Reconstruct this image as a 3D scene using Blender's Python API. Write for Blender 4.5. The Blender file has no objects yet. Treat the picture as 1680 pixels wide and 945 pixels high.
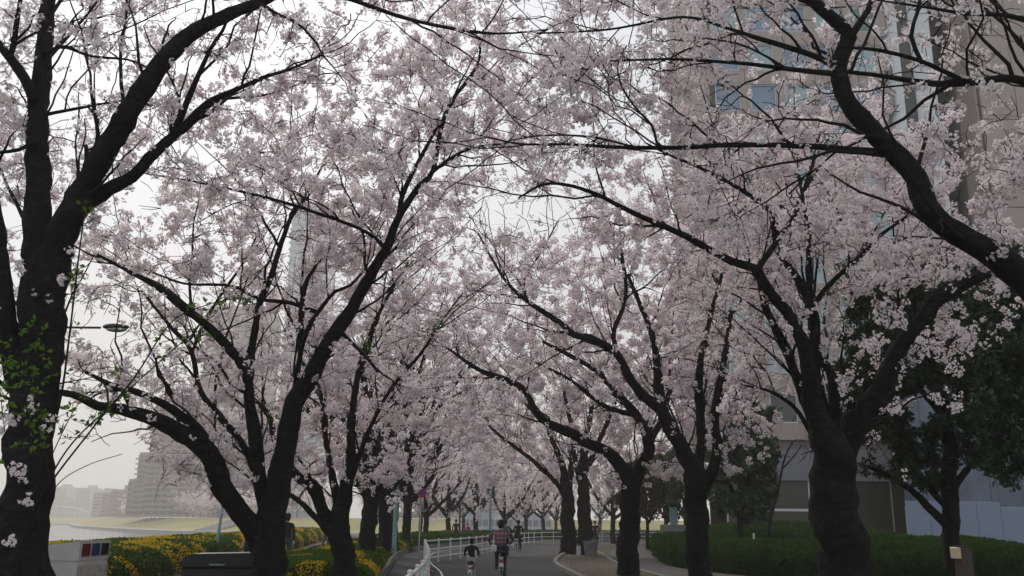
import bpy, math, random
import numpy as np
from mathutils import Vector, Matrix

rng = np.random.default_rng(11)
random.seed(11)
R = math.radians
scene = bpy.context.scene
COL = scene.collection

# ------------------------------------------------------------------ camera
FPX, PITCH, EYE, ROLL = 1500.0, R(14.42), 1.5, R(0.5)          # focal length in photograph pixels
SP, CP = math.sin(PITCH), math.cos(PITCH)
SR_, CR_ = math.sin(ROLL), math.cos(ROLL)
cam_d = bpy.data.cameras.new("camera")
cam_d.sensor_width = 36.0
cam_d.lens = 36.0 * FPX / 1680.0
cam_d.clip_start, cam_d.clip_end = 0.1, 6000.0
cam = bpy.data.objects.new("camera", cam_d)
COL.objects.link(cam)
cam.location = (0, 0, EYE)
cam.rotation_euler = (Matrix.Rotation(R(90) + PITCH, 3, 'X') @ Matrix.Rotation(ROLL, 3, 'Z')).to_euler()
scene.camera = cam

# ------------------------------------------------------------------ light
SUN_EL, SUN_AZ = R(40), R(-22)                  # hazy sun, ahead and a little left
world = bpy.data.worlds.new("World")
scene.world = world
world.use_nodes = True
nt = world.node_tree
bg = nt.nodes["Background"]
sky = nt.nodes.new("ShaderNodeTexSky")
sky.sky_type = 'NISHITA'
sky.sun_disc = False
sky.sun_elevation = SUN_EL
sky.sun_rotation = SUN_AZ
sky.air_density, sky.dust_density, sky.ozone_density = 1.0, 4.0, 1.0
hs = nt.nodes.new("ShaderNodeHueSaturation")
hs.inputs["Saturation"].default_value = 0.25
mx = nt.nodes.new("ShaderNodeMix"); mx.data_type = 'RGBA'
tc = nt.nodes.new("ShaderNodeTexCoord")
nz = nt.nodes.new("ShaderNodeTexNoise"); nz.inputs["Scale"].default_value = 2.2; nz.inputs["Detail"].default_value = 5
cr = nt.nodes.new("ShaderNodeValToRGB")
cr.color_ramp.elements[0].position = 0.3; cr.color_ramp.elements[0].color = (4.75, 5.2, 5.85, 1)
cr.color_ramp.elements[1].position = 0.7; cr.color_ramp.elements[1].color = (5.75, 6.0, 6.35, 1)
nt.links.new(tc.outputs["Generated"], nz.inputs["Vector"])
nt.links.new(nz.outputs["Fac"], cr.inputs["Fac"])
nt.links.new(sky.outputs["Color"], hs.inputs["Color"])
mx.inputs["Factor"].default_value = 0.86         # thin overcast over the blue
nt.links.new(hs.outputs["Color"], mx.inputs[6])
nt.links.new(cr.outputs["Color"], mx.inputs[7])
nt.links.new(mx.outputs[2], bg.inputs["Color"])
bg.inputs["Strength"].default_value = 0.10

sun_d = bpy.data.lights.new("sun", 'SUN')
sun_d.energy, sun_d.angle, sun_d.color = 1.5, R(12), (1.0, 0.91, 0.80)
sun = bpy.data.objects.new("sun", sun_d)
COL.objects.link(sun)
sv = Vector((math.sin(SUN_AZ) * math.cos(SUN_EL), math.cos(SUN_AZ) * math.cos(SUN_EL), math.sin(SUN_EL)))
sun.rotation_euler = sv.to_track_quat('Z', 'Y').to_euler()

vs = scene.view_settings
vs.view_transform, vs.look, vs.exposure, vs.gamma = 'Standard', 'None', 0.50, 1.0
cy = scene.cycles
cy.max_bounces, cy.diffuse_bounces, cy.glossy_bounces, cy.transmission_bounces, cy.volume_bounces = 9, 6, 2, 6, 1
cy.use_denoising = True
try:
    cy.denoiser = 'OPENIMAGEDENOISE'
except Exception:
    pass
cy.caustics_reflective = cy.caustics_refractive = False

# ------------------------------------------------------------------ helpers: space
def P(px, py, d):
    """the point at distance d (along y) that the photograph shows at pixel px, py"""
    u, v = (px - 840) / FPX, (472.5 - py) / FPX
    u, v = CR_ * u - SR_ * v, SR_ * u + CR_ * v
    t = d / (CP - v * SP)
    return np.array((u * t, d, EYE + (SP + v * CP) * t))

def PX(px, d):                                   # x near the horizon
    return float(P(px, 868, d)[0])

def project(p):
    p = np.atleast_2d(p)
    x, y, z = p[:, 0], p[:, 1], p[:, 2] - EYE
    f = y * CP + z * SP
    f = np.where(f < 0.1, 0.1, f)
    u, v = x / f, (-y * SP + z * CP) / f
    u, v = CR_ * u + SR_ * v, -SR_ * u + CR_ * v
    return 840 + u * FPX, 472.5 - v * FPX

# ------------------------------------------------------------------ helpers: objects
def tag(o, label=None, cat=None, group=None, kind=None):
    if label: o["label"] = label
    if cat: o["category"] = cat
    if group: o["group"] = group
    if kind: o["kind"] = kind
    return o

def empty(name, loc=(0, 0, 0), rz=0.0):
    o = bpy.data.objects.new(name, None)
    o.empty_display_size = 0.2
    COL.objects.link(o)
    o.location = loc
    o.rotation_euler = (0, 0, rz)
    return o

def link(name, me, parent=None, loc=None, rz=None):
    o = bpy.data.objects.new(name, me)
    COL.objects.link(o)
    if parent is not None: o.parent = parent
    if loc is not None: o.location = loc
    if rz is not None: o.rotation_euler = (0, 0, rz)
    return o

def copy_tree(o, parent=None):
    c = o.copy()
    COL.objects.link(c)
    if parent is not None: c.parent = parent
    for ch in list(o.children): copy_tree(ch, c)
    return c

def mesh_from(name, chunks, mats, smooth=False):
    """chunks: (V[n,3], F[m,k], material index or array)"""
    Vs, loops, starts, mi = [], [], [], []
    off = ls = 0
    for V, F, m in chunks:
        V = np.asarray(V, dtype=np.float32).reshape(-1, 3)
        F = np.asarray(F, dtype=np.int64)
        if len(F) == 0: continue
        k = F.shape[1]
        Vs.append(V); loops.append((F + off).ravel())
        starts.append(ls + np.arange(len(F)) * k)
        mi.append(np.full(len(F), m) if np.isscalar(m) else np.asarray(m))
        off += len(V); ls += F.size
    Vs = np.concatenate(Vs); loops = np.concatenate(loops).astype(np.int32)
    starts = np.concatenate(starts).astype(np.int32); mi = np.concatenate(mi).astype(np.int32)
    me = bpy.data.meshes.new(name)
    me.vertices.add(len(Vs)); me.vertices.foreach_set("co", Vs.ravel())
    me.loops.add(len(loops)); me.loops.foreach_set("vertex_index", loops)
    me.polygons.add(len(starts)); me.polygons.foreach_set("loop_start", starts)
    try:
        tot = np.diff(np.append(starts, len(loops))).astype(np.int32)
        me.polygons.foreach_set("loop_total", tot)
    except Exception:
        pass
    for m in mats: me.materials.append(m)
    me.polygons.foreach_set("material_index", mi)
    me.polygons.foreach_set("use_smooth", np.full(len(starts), bool(smooth)))
    me.update(calc_edges=True)
    return me

class MB:
    """collects shapes, builds one mesh"""
    def __init__(s): s.c = []
    def add(s, V, F, m=0):
        s.c.append((np.asarray(V, float), np.asarray(F), m)); return s
    def box(s, c, size, m=0, rz=0.0, taper=1.0, bev=0.0):
        hx, hy, hz = size[0] / 2, size[1] / 2, size[2] / 2
        if bev > 0:
            b = min(bev, hx * .9, hy * .9, hz * .9)
            V = []
            for z, i in ((-hz, b), (-hz + b, 0), (hz - b, 0), (hz, b)):
                t = taper if z > 0 else 1
                xx, yy = (hx - i) * t, (hy - i) * t
                k = b * .7 if i == 0 else 0
                ring = [(-xx + k, -yy), (xx - k, -yy), (xx, -yy + k), (xx, yy - k), (xx - k, yy), (-xx + k, yy), (-xx, yy - k), (-xx, -yy + k)]
                if i: ring = [(-xx + b * .3, -yy), (xx - b * .3, -yy), (xx, -yy + b * .3), (xx, yy - b * .3), (xx - b * .3, yy), (-xx + b * .3, yy), (-xx, yy - b * .3), (-xx, -yy + b * .3)]
                V += [(x, y, z) for x, y in ring]
            F4 = [(r * 8 + i, r * 8 + (i + 1) % 8, (r + 1) * 8 + (i + 1) % 8, (r + 1) * 8 + i) for r in range(3) for i in range(8)]
            V = np.array(V)
            caps = np.array([[7, 6, 5, 4, 3, 2, 1, 0], [24, 25, 26, 27, 28, 29, 30, 31]])
            fs = [(F4, 4), (caps, 8)]
        else:
            V = np.array([(x * (taper if z > 0 else 1), y * (taper if z > 0 else 1), z) for z in (-hz, hz) for x, y in ((-hx, -hy), (hx, -hy), (hx, hy), (-hx, hy))])
            fs = [([(3, 2, 1, 0), (4, 5, 6, 7), (0, 1, 5, 4), (1, 2, 6, 5), (2, 3, 7, 6), (3, 0, 4, 7)], 4)]
        if rz:
            ca, sa = math.cos(rz), math.sin(rz)
            V = V @ np.array([[ca, sa, 0], [-sa, ca, 0], [0, 0, 1]])
        V = V + np.asarray(c)
        for f, k in fs: s.add(V, np.asarray(f).reshape(-1, k), m)
        return s
    def tube(s, pts, rad, n=8, m=0, cap=True):
        V, F = tubes(np.asarray(pts, float)[None], np.broadcast_to(np.asarray(rad, float), (len(pts),))[None], n)
        s.add(V, F, m)
        if cap:
            K = len(pts)
            s.add(V, np.array([list(range(n))[::-1], [(K - 1) * n + i for i in range(n)]]), m)
        return s
    def lathe(s, prof, n=16, m=0, c=(0, 0, 0)):
        a = np.linspace(0, 2 * math.pi, n, endpoint=False)
        V = np.array([(r * math.cos(t), r * math.sin(t), z) for r, z in prof for t in a]) + np.asarray(c)
        F = [(k * n + i, k * n + (i + 1) % n, (k + 1) * n + (i + 1) % n, (k + 1) * n + i) for k in range(len(prof) - 1) for i in range(n)]
        s.add(V, F, m)
        K = len(prof)
        s.add(V, np.array([list(range(n))[::-1], [(K - 1) * n + i for i in range(n)]]), m)
        return s
    def ball(s, c, r, m=0, nu=12, nv=8, rot=None):
        rr = np.broadcast_to(np.asarray(r, float), (3,))
        V, F = [], []
        for j in range(nv + 1):
            th = math.pi * j / nv
            for i in range(nu):
                ph = 2 * math.pi * i / nu
                V.append((math.sin(th) * math.cos(ph), math.sin(th) * math.sin(ph), -math.cos(th)))
        for j in range(nv):
            for i in range(nu):
                F.append((j * nu + i, j * nu + (i + 1) % nu, (j + 1) * nu + (i + 1) % nu, (j + 1) * nu + i))
        V = np.array(V) * rr
        if rot is not None: V = V @ np.array(rot.to_3x3()).T
        s.add(V + np.asarray(c), F, m); return s
    def torus(s, c, r, t, axis='x', n=28, k=6, m=0):
        V, F = [], []
        for i in range(n):
            a = 2 * math.pi * i / n
            for j in range(k):
                b = 2 * math.pi * j / k
                q = r + t * math.cos(b)
                w = t * math.sin(b)
                V.append((w, q * math.cos(a), q * math.sin(a)) if axis == 'x' else ((q * math.cos(a), q * math.sin(a), w)))
                F.append((i * k + j, ((i + 1) % n) * k + j, ((i + 1) % n) * k + (j + 1) % k, i * k + (j + 1) % k))
        s.add(np.array(V) + np.asarray(c), F, m); return s
    def build(s, name, mats, parent=None, loc=None, rz=None, smooth=False):
        if not isinstance(mats, (list, tuple)): mats = [mats]
        return link(name, mesh_from(name, s.c, mats, smooth), parent, loc, rz)

def tubes(pts, rad, n, rough=0.0, seed=0):
    """pts (T,K,3), rad (T,K): T tubes of K rings"""
    T, K, _ = pts.shape
    tan = np.empty_like(pts)
    tan[:, 1:-1] = pts[:, 2:] - pts[:, :-2]
    tan[:, 0] = pts[:, 1] - pts[:, 0]; tan[:, -1] = pts[:, -1] - pts[:, -2]
    tan /= np.linalg.norm(tan, axis=2, keepdims=True) + 1e-9
    mean = np.abs(tan.mean(axis=1))
    ref = np.eye(3)[np.argmin(mean, axis=1)][:, None, :]
    u = np.cross(tan, np.broadcast_to(ref, tan.shape)); u /= np.linalg.norm(u, axis=2, keepdims=True) + 1e-9
    w = np.cross(tan, u)
    a = np.linspace(0, 2 * math.pi, n, endpoint=False)
    rr = rad[:, :, None]
    if rough > 0:
        s = np.cumsum(np.concatenate([np.zeros((T, 1)), np.linalg.norm(np.diff(pts, axis=1), axis=2)], axis=1), axis=1)
        g = np.zeros((T, K, n))
        r2 = np.random.default_rng(seed + 5)
        for q in range(7):
            fa, fs, ph = r2.integers(1, 5), r2.uniform(1.5, 14), r2.uniform(0, 6.28)
            g += np.sin(fa * a[None, None, :] + fs * s[:, :, None] + ph) / 7 * 1.6
        g += r2.normal(0, .35, (T, K, n))
        rr = rr * (1 + rough * g)
    V = pts[:, :, None, :] + rr[..., None] * (np.cos(a)[None, None, :, None] * u[:, :, None, :] + np.sin(a)[None, None, :, None] * w[:, :, None, :])
    idx = np.arange(T * K * n).reshape(T, K, n)
    A = idx[:, :-1]; B = idx[:, 1:]
    F = np.stack([A, np.roll(A, -1, axis=2), np.roll(B, -1, axis=2), B], axis=-1).reshape(-1, 4)
    return V.reshape(-1, 3), F

# ------------------------------------------------------------------ materials
def mat(name, col, rough=0.7, var=0.25, scale=6.0, bump=0.0, bscale=30.0, spec=0.3, metal=0.0, stretch=None, detail=6, col2=None):
    m = bpy.data.materials.new(name); m.use_nodes = True
    n, l = m.node_tree.nodes, m.node_tree.links
    b = n["Principled BSDF"]
    b.inputs["Roughness"].default_value = rough
    b.inputs["Metallic"].default_value = metal
    b.inputs["Specular IOR Level"].default_value = spec
    t = n.new("ShaderNodeTexCoord"); mp = n.new("ShaderNodeMapping")
    if stretch: mp.inputs["Scale"].default_value = stretch
    l.new(t.outputs["Object"], mp.inputs["Vector"])
    nz = n.new("ShaderNodeTexNoise"); nz.inputs["Scale"].default_value = scale; nz.inputs["Detail"].default_value = detail
    nz.inputs["Roughness"].default_value = 0.65
    l.new(mp.outputs["Vector"], nz.inputs["Vector"])
    r = n.new("ShaderNodeValToRGB")
    c = np.array(col[:3]); c2 = np.array(col2[:3]) if col2 is not None else c * (1 + var)
    c1 = c if col2 is not None else c * (1 - var)
    r.color_ramp.elements[0].position, r.color_ramp.elements[1].position = 0.32, 0.68
    r.color_ramp.elements[0].color = (*c1, 1); r.color_ramp.elements[1].color = (*np.clip(c2, 0, 1), 1)
    l.new(nz.outputs["Fac"], r.inputs["Fac"]); l.new(r.outputs["Color"], b.inputs["Base Color"])
    if bump > 0:
        nb = n.new("ShaderNodeTexNoise"); nb.inputs["Scale"].default_value = bscale; nb.inputs["Detail"].default_value = 6
        l.new(mp.outputs["Vector"], nb.inputs["Vector"])
        bp = n.new("ShaderNodeBump"); bp.inputs["Strength"].default_value = bump; bp.inputs["Distance"].default_value = 0.03
        l.new(nb.outputs["Fac"], bp.inputs["Height"]); l.new(bp.outputs["Normal"], b.inputs["Normal"])
    return m

def leafmat(name, c1, c2, trans=0.4, scale=1.6, tcol=None, gloss=0.0):
    m = bpy.data.materials.new(name); m.use_nodes = True
    n, l = m.node_tree.nodes, m.node_tree.links
    n.remove(n["Principled BSDF"]); out = n["Material Output"]
    t = n.new("ShaderNodeTexCoord")
    nz = n.new("ShaderNodeTexNoise"); nz.inputs["Scale"].default_value = scale; nz.inputs["Detail"].default_value = 8
    nz.inputs["Roughness"].default_value = 0.8
    l.new(t.outputs["Object"], nz.inputs["Vector"])
    r = n.new("ShaderNodeValToRGB")
    r.color_ramp.elements[0].position, r.color_ramp.elements[1].position = 0.35, 0.65
    r.color_ramp.elements[0].color = (*c1, 1); r.color_ramp.elements[1].color = (*c2, 1)
    l.new(nz.outputs["Fac"], r.inputs["Fac"])
    d = n.new("ShaderNodeBsdfDiffuse"); tr = n.new("ShaderNodeBsdfTranslucent"); ms = n.new("ShaderNodeMixShader")
    ms.inputs["Fac"].default_value = trans
    l.new(r.outputs["Color"], d.inputs["Color"])
    if tcol is None: l.new(r.outputs["Color"], tr.inputs["Color"])
    else: tr.inputs["Color"].default_value = (*tcol, 1)
    l.new(d.outputs[0], ms.inputs[1]); l.new(tr.outputs[0], ms.inputs[2])
    last = ms
    if gloss > 0:
        g = n.new("ShaderNodeBsdfGlossy"); g.inputs["Roughness"].default_value = 0.35
        m2 = n.new("ShaderNodeMixShader"); m2.inputs["Fac"].default_value = gloss
        l.new(ms.outputs[0], m2.inputs[1]); l.new(g.outputs[0], m2.inputs[2]); last = m2
    l.new(last.outputs[0], out.inputs["Surface"])
    return m

M = {}
M['bark'] = mat('cherry_bark', (.008, .0075, .007), .9, bump=1.0, bscale=26, scale=7, stretch=(1, 1, 2.4), spec=.12, col2=(.024, .023, .022))
_r = M['bark'].node_tree.nodes["Color Ramp"].color_ramp
_e = _r.elements.new(.60); _e.color = (.022, .021, .020, 1)
_r.elements[2].position = .74; _r.elements[2].color = (.060, .058, .052, 1)      # grey lichen
M['twig'] = mat('twig_bark', (.022, .017, .016), .9, .3, 8, spec=.1)
M['petal'] = leafmat('petal', (.88, .785, .81), (.95, .905, .912), .48, 2.2)
M['petal_far'] = leafmat('petal_far', (.87, .77, .795), (.94, .88, .895), .48, .9)
M['calyx'] = leafmat('calyx', (.20, .075, .07), (.28, .12, .10), .3)
M['young_leaf'] = leafmat('young_leaf', (.075, .15, .02), (.16, .26, .04), .45, 3)
M['ever_leaf'] = leafmat('evergreen_leaf', (.018, .040, .016), (.045, .085, .032), .2, 1.2, gloss=.05)
M['olive_leaf'] = leafmat('olive_leaf', (.05, .06, .02), (.12, .085, .03), .3, .8)
M['hedge_green'] = leafmat('hedge_green', (.034, .070, .014), (.085, .145, .026), .3, 1.5)
M['hedge_dark'] = leafmat('hedge_dark', (.020, .045, .012), (.048, .092, .022), .3, 1.5)
M['hedge_yellow'] = leafmat('hedge_yellow', (.40, .27, .015), (.58, .42, .03), .3, 2)
M['hedge_core'] = mat('hedge_core', (.018, .034, .009), .98, .4, 5, spec=0.0)
M['asphalt'] = mat('asphalt', (.026, .028, .030), .85, .30, .6, .35, 160, .3)
M['pavement'] = mat('pavement', (.058, .054, .054), .85, .15, 1.2, .3, 120, .3)
M['concrete'] = mat('concrete', (.17, .165, .155), .85, .22, 3, .3, 60, .3)
M['soil'] = mat('soil', (.10, .085, .065), .95, .4, 4, .8, 40, .1)
M['white_paint'] = mat('white_paint', (.60, .61, .60), .5, .10, 5, spec=.4)
M['line_paint'] = mat('line_paint', (.55, .55, .52), .7, .3, 8)
M['far_grass'] = mat('far_grass', (.19, .20, .055), .95, .25, .06, col2=(.36, .31, .10))
M['near_ground'] = mat('near_ground', (.07, .07, .045), .95, .4, .8, .5, 30, .1)
M['granite'] = mat('granite', (.37, .31, .275), .6, .10, 2.5, .1, 90, .35)
M['beam'] = mat('beam_render', (.20, .20, .22), .7, .1, .8)
M['granite_dark'] = mat('granite_joint', (.16, .14, .13), .8, .1, 4)
M['alu'] = mat('aluminium', (.55, .56, .56), .4, .08, 5, metal=.6)
M['galv'] = mat('galvanised', (.40, .43, .44), .5, .12, 6, metal=.4)
M['teal'] = mat('teal_pole', (.20, .33, .34), .5, .12, 6)
M['bluepole'] = mat('blue_pole', (.20, .34, .46), .5, .12, 6)
M['dark_metal'] = mat('dark_metal', (.022, .023, .025), .45, .3, 6, spec=.4)
M['rubber'] = mat('rubber', (.018, .018, .018), .8, .2, 10)
M['bin_white'] = mat('bin_white', (.50, .47, .44), .55, .10, 3)
M['bin_front'] = mat('bin_front', (.36, .33, .30), .6, .35, 7)
M['red'] = mat('red_paint', (.45, .03, .035), .5, .1, 5)
M['navy'] = mat('navy_paint', (.03, .07, .30), .5, .1, 5)
M['hole'] = mat('dark_hole', (.015, .015, .016), .9, .1, 5)
M['hoard'] = mat('hoarding', (.24, .29, .38), .5, .06, 1.5)
M['bluewall'] = mat('blue_grey_render', (.13, .155, .205), .6, .28, .6)
M['skin'] = mat('skin', (.50, .30, .22), .6, .08, 8)
M['hair'] = mat('hair', (.014, .012, .011), .6, .3, 30)
M['interior'] = mat('dim_interior', (.10, .09, .06), .9, .3, .6)
M['terracotta'] = mat('terracotta_wall', (.36, .25, .21), .8, .1, .2)
M['tower'] = mat('tower_wall', (.31, .265, .245), .8, .08, .1)
M['tower_dark'] = mat('tower_recess', (.14, .13, .13), .6, .1, .2)
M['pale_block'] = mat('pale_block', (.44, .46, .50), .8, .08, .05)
M['bridge'] = mat('bridge_paint', (.42, .50, .40), .6, .08, .1)
M['revet'] = mat('revetment', (.34, .33, .31), .9, .12, .2)
M['blue_roof'] = mat('blue_grey_roof', (.34, .37, .43), .6, .08, .2)

def glass(name, col, rough=.08):
    m = bpy.data.materials.new(name); m.use_nodes = True
    n, l = m.node_tree.nodes, m.node_tree.links
    b = n["Principled BSDF"]
    t = n.new("ShaderNodeTexCoord"); nz = n.new("ShaderNodeTexNoise"); nz.inputs["Scale"].default_value = .35
    l.new(t.outputs["Object"], nz.inputs["Vector"])
    r = n.new("ShaderNodeValToRGB")
    r.color_ramp.elements[0].color = (*[c * .75 for c in col], 1); r.color_ramp.elements[1].color = (*[min(1, c * 1.25) for c in col], 1)
    l.new(nz.outputs["Fac"], r.inputs["Fac"]); l.new(r.outputs["Color"], b.inputs["Base Color"])
    b.inputs["Roughness"].default_value = rough
    b.inputs["Specular IOR Level"].default_value = .5
    return m
M['glass_teal'] = glass('glass_teal', (.33, .44, .45))
M['glass_blue'] = glass('glass_blue', (.20, .27, .36))
M['glass_green'] = glass('glass_green', (.09, .19, .16))
M['glass_dark'] = glass('glass_dark', (.06, .062, .055))
M['glass_olive'] = glass('glass_olive', (.040, .038, .024), .3)
M['glass_tower'] = glass('glass_tower', (.26, .36, .42))

w = bpy.data.materials.new('river_water'); w.use_nodes = True
n, l = w.node_tree.nodes, w.node_tree.links
b = n["Principled BSDF"]; b.inputs["Base Color"].default_value = (.10, .11, .11, 1); b.inputs["Roughness"].default_value = .12
b.inputs["IOR"].default_value = 1.33
t = n.new("ShaderNodeTexCoord"); mp = n.new("ShaderNodeMapping"); mp.inputs["Scale"].default_value = (.35, .9, 1)
nz1 = n.new("ShaderNodeTexNoise"); nz1.inputs["Scale"].default_value = .5; nz1.inputs["Detail"].default_value = 8; nz1.inputs["Roughness"].default_value = .7
bp = n.new("ShaderNodeBump"); bp.inputs["Strength"].default_value = .6; bp.inputs["Distance"].default_value = .5
l.new(t.outputs["Object"], mp.inputs["Vector"]); l.new(mp.outputs["Vector"], nz1.inputs["Vector"])
l.new(nz1.outputs["Fac"], bp.inputs["Height"]); l.new(bp.outputs["Normal"], b.inputs["Normal"])
M['water'] = w

# ------------------------------------------------------------------ setting: water, land, paths
def sheet(name, outline, z, m, kind='structure'):
    V = [(x, y, z) for x, y in outline]
    me = bpy.data.meshes.new(name); me.from_pydata(V, [], [list(range(len(V)))]); me.materials.append(m); me.update()
    if me.polygons[0].normal.z < 0: me.flip_normals()
    o = link(name, me); o["kind"] = kind
    return o

def strip(name, left, right, z, m, kind='structure'):
    """a surface between two polylines with the same number of points"""
    V = [(*p, z) if len(p) == 2 else p for p in left] + [(*p, z) if len(p) == 2 else p for p in right]
    n_ = len(left)
    F = [(i, i + 1, n_ + i + 1, n_ + i) for i in range(n_ - 1)]
    me = bpy.data.meshes.new(name); me.from_pydata(V, [], F); me.materials.append(m); me.update()
    if me.polygons[0].normal.z < 0: me.flip_normals()
    o = link(name, me); o["kind"] = kind
    return o

WZ = -3.0
sheet('river', [(-1500, -60), (900, -60), (900, 900), (-1500, 2600)], WZ, M['water'])
NEAR = [(-19, -40), (300, -40), (300, 175), (120, 172), (40, 165), (5, 150), (-12, 128), (-21, 95), (-20, 45)]
sheet('ground', NEAR, 0.0, M['near_ground'])
NB = NEAR[2:] + [NEAR[0]]
strip('river_wall', [(x, y, 0.0) for x, y in NB], [(x - (1.0 if i > 3 else 0), y + (1.2 if i < 5 else 0), WZ - .5) for i, (x, y) in enumerate(NB)], 0, M['concrete'])

def smooth_line(pts, n=6):
    p = np.array(pts, float); q = np.vstack([2 * p[0] - p[1], p, 2 * p[-1] - p[-2]])
    out = []
    for i in range(1, len(q) - 2):
        for k in range(n):
            t = k / n
            a, b_, c, d = q[i - 1], q[i], q[i + 1], q[i + 2]
            out.append(.5 * ((2 * b_) + (-a + c) * t + (2 * a - 5 * b_ + 4 * c - d) * t * t + (-a + 3 * b_ - 3 * c + d) * t ** 3))
    out.append(q[-2])
    return np.array(out)

far_edge = [(-900, 1500), (-405, 830), (-240, 520), (-128, 332), (-88, 298), (0, 282), (200, 270), (600, 265)]
FE = smooth_line(far_edge, 5)
def off(line, d):
    tn = np.gradient(line, axis=0); tn /= np.linalg.norm(tn, axis=1, keepdims=True)
    return line + np.stack([-tn[:, 1], tn[:, 0]], 1) * d
def away(line, d): return line + np.array((.42, .907)) * d
e0, e1, e2, e3 = FE, away(FE, 6), away(FE, 9), away(FE, 36)
V3 = lambda L, z: [(x, y, z) for x, y in L]
strip('embankment', V3(e0, WZ - .5), V3(e0, WZ + 1.2), 0, M['revet'])
strip('riverside_path', V3(e0, WZ + 1.2), V3(e2, WZ + 1.3), 0, M['revet'])
strip('grass_slope', V3(e2, WZ + 1.3), V3(e3, 2.6), 0, M['far_grass'])
e4 = away(FE, 120)
strip('far_lawn', V3(e3, 2.6), V3(e4, 3.0), 0, M['far_grass'])
sheet('far_land', [(-2500, 2600)] + [(x, y) for x, y in e4] + [(2500, 700), (2500, 4200), (-2500, 4200)], 2.99, mat('far_land', (.12, .13, .10), .95, .3, .02))

# cycle path, pavements
road_l = smooth_line([(-1.6, -5), (-1.5, 8), (-1.6, 16), (-2.3, 28), (-3.3, 36), (-4.0, 44), (-3.9, 52), (-1.2, 68), (5, 77), (14, 82), (30, 86)], 5)
road_r = smooth_line([(2.0, -5), (2.0, 8), (1.9, 16), (1.6, 28), (2.1, 36), (2.3, 44), (2.6, 50), (4.2, 58), (8, 65), (15, 70), (30, 73)], 5)
strip('cycle_path', road_l, road_r, .004, M['asphalt'])
k0 = smooth_line([(-2.7, -5), (-2.7, 8), (-2.8, 16), (-3.6, 28), (-4.4, 36), (-5.0, 44), (-4.9, 52), (-2.6, 70), (4, 81), (14, 86), (30, 90)], 5)
strip('side_path', k0, road_l, .008, M['pavement'])
kerb = MB()
def kerb_line(name, line, wd, h, m):
    inner = off(line, wd); n_ = len(line); K = MB()
    V = np.array([(x, y, 0.0) for x, y in line] + [(x, y, h) for x, y in line] + [(x, y, h) for x, y in inner] + [(x, y, 0.0) for x, y in inner])
    F = []
    for i in range(n_ - 1):
        for a, b_ in ((0, 1), (1, 2), (2, 3)):
            F.append((a * n_ + i, a * n_ + i + 1, b_ * n_ + i + 1, b_ * n_ + i))
    K.add(V, F)
    o = K.build(name, m); o["kind"] = 'structure'
    return o
kerb_line('kerb', k0, .18, .22, M['concrete'])
prom_l = smooth_line([(-8.5, -5), (-8.5, 10), (-8.9, 22), (-11.2, 48), (-15.3, 80), (-16, 110)], 6)
prom_r = smooth_line([(-6.6, -5), (-6.6, 10), (-6.9, 22), (-8.6, 44), (-10.4, 80), (-6, 112)], 6)
strip('riverside_promenade', prom_l, prom_r, .006, M['asphalt'])
pav_l = smooth_line([(4.6, 18), (4.3, 28), (4.6, 40), (5.0, 48), (6.6, 58), (10, 68), (20, 76)], 5)
pav_r = smooth_line([(8.5, 18), (7.4, 28), (5.9, 36), (7.2, 48), (9.0, 60), (14, 72), (24, 80)], 5)
pav_l2 = pav_l.copy()
strip('pavement', pav_l, pav_r, .010, M['pavement'])
isl = smooth_line([(2.1, 8), (2.05, 16), (1.95, 24), (1.75, 30), (1.62, 34), (1.75, 38), (2.3, 44), (3.1, 50), (4.0, 53)], 5)
isr = smooth_line([(4.4, 8), (4.5, 16), (4.5, 24), (4.3, 30), (4.15, 34), (4.2, 38), (4.5, 44), (4.7, 50), (4.5, 53)], 5)
strip('tree_island', isl, isr, .06, M['soil'])
kerb_line('island_kerb', isl[::-1], .16, .13, M['concrete'])
kerb_line('island_kerb', isr, .14, .10, M['concrete'])
strip('path_line', off(road_l, -.30), off(road_l, -.36), .012, M['line_paint'])

# ------------------------------------------------------------------ trees
def catmull(pts, step):
    p = np.array(pts, float)
    q = np.vstack([2 * p[0] - p[1], p, 2 * p[-1] - p[-2]])
    out = []
    for i in range(1, len(q) - 2):
        a, b_, c, d = q[i - 1], q[i], q[i + 1], q[i + 2]
        k = max(2, int(np.linalg.norm((c - b_)[:3]) / step))
        for t in np.arange(k) / k:
            out.append(.5 * ((2 * b_) + (-a + c) * t + (2 * a - 5 * b_ + 4 * c - d) * t * t + (-a + 3 * b_ - 3 * c + d) * t ** 3))
    out.append(q[-2])
    return np.array(out)

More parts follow.
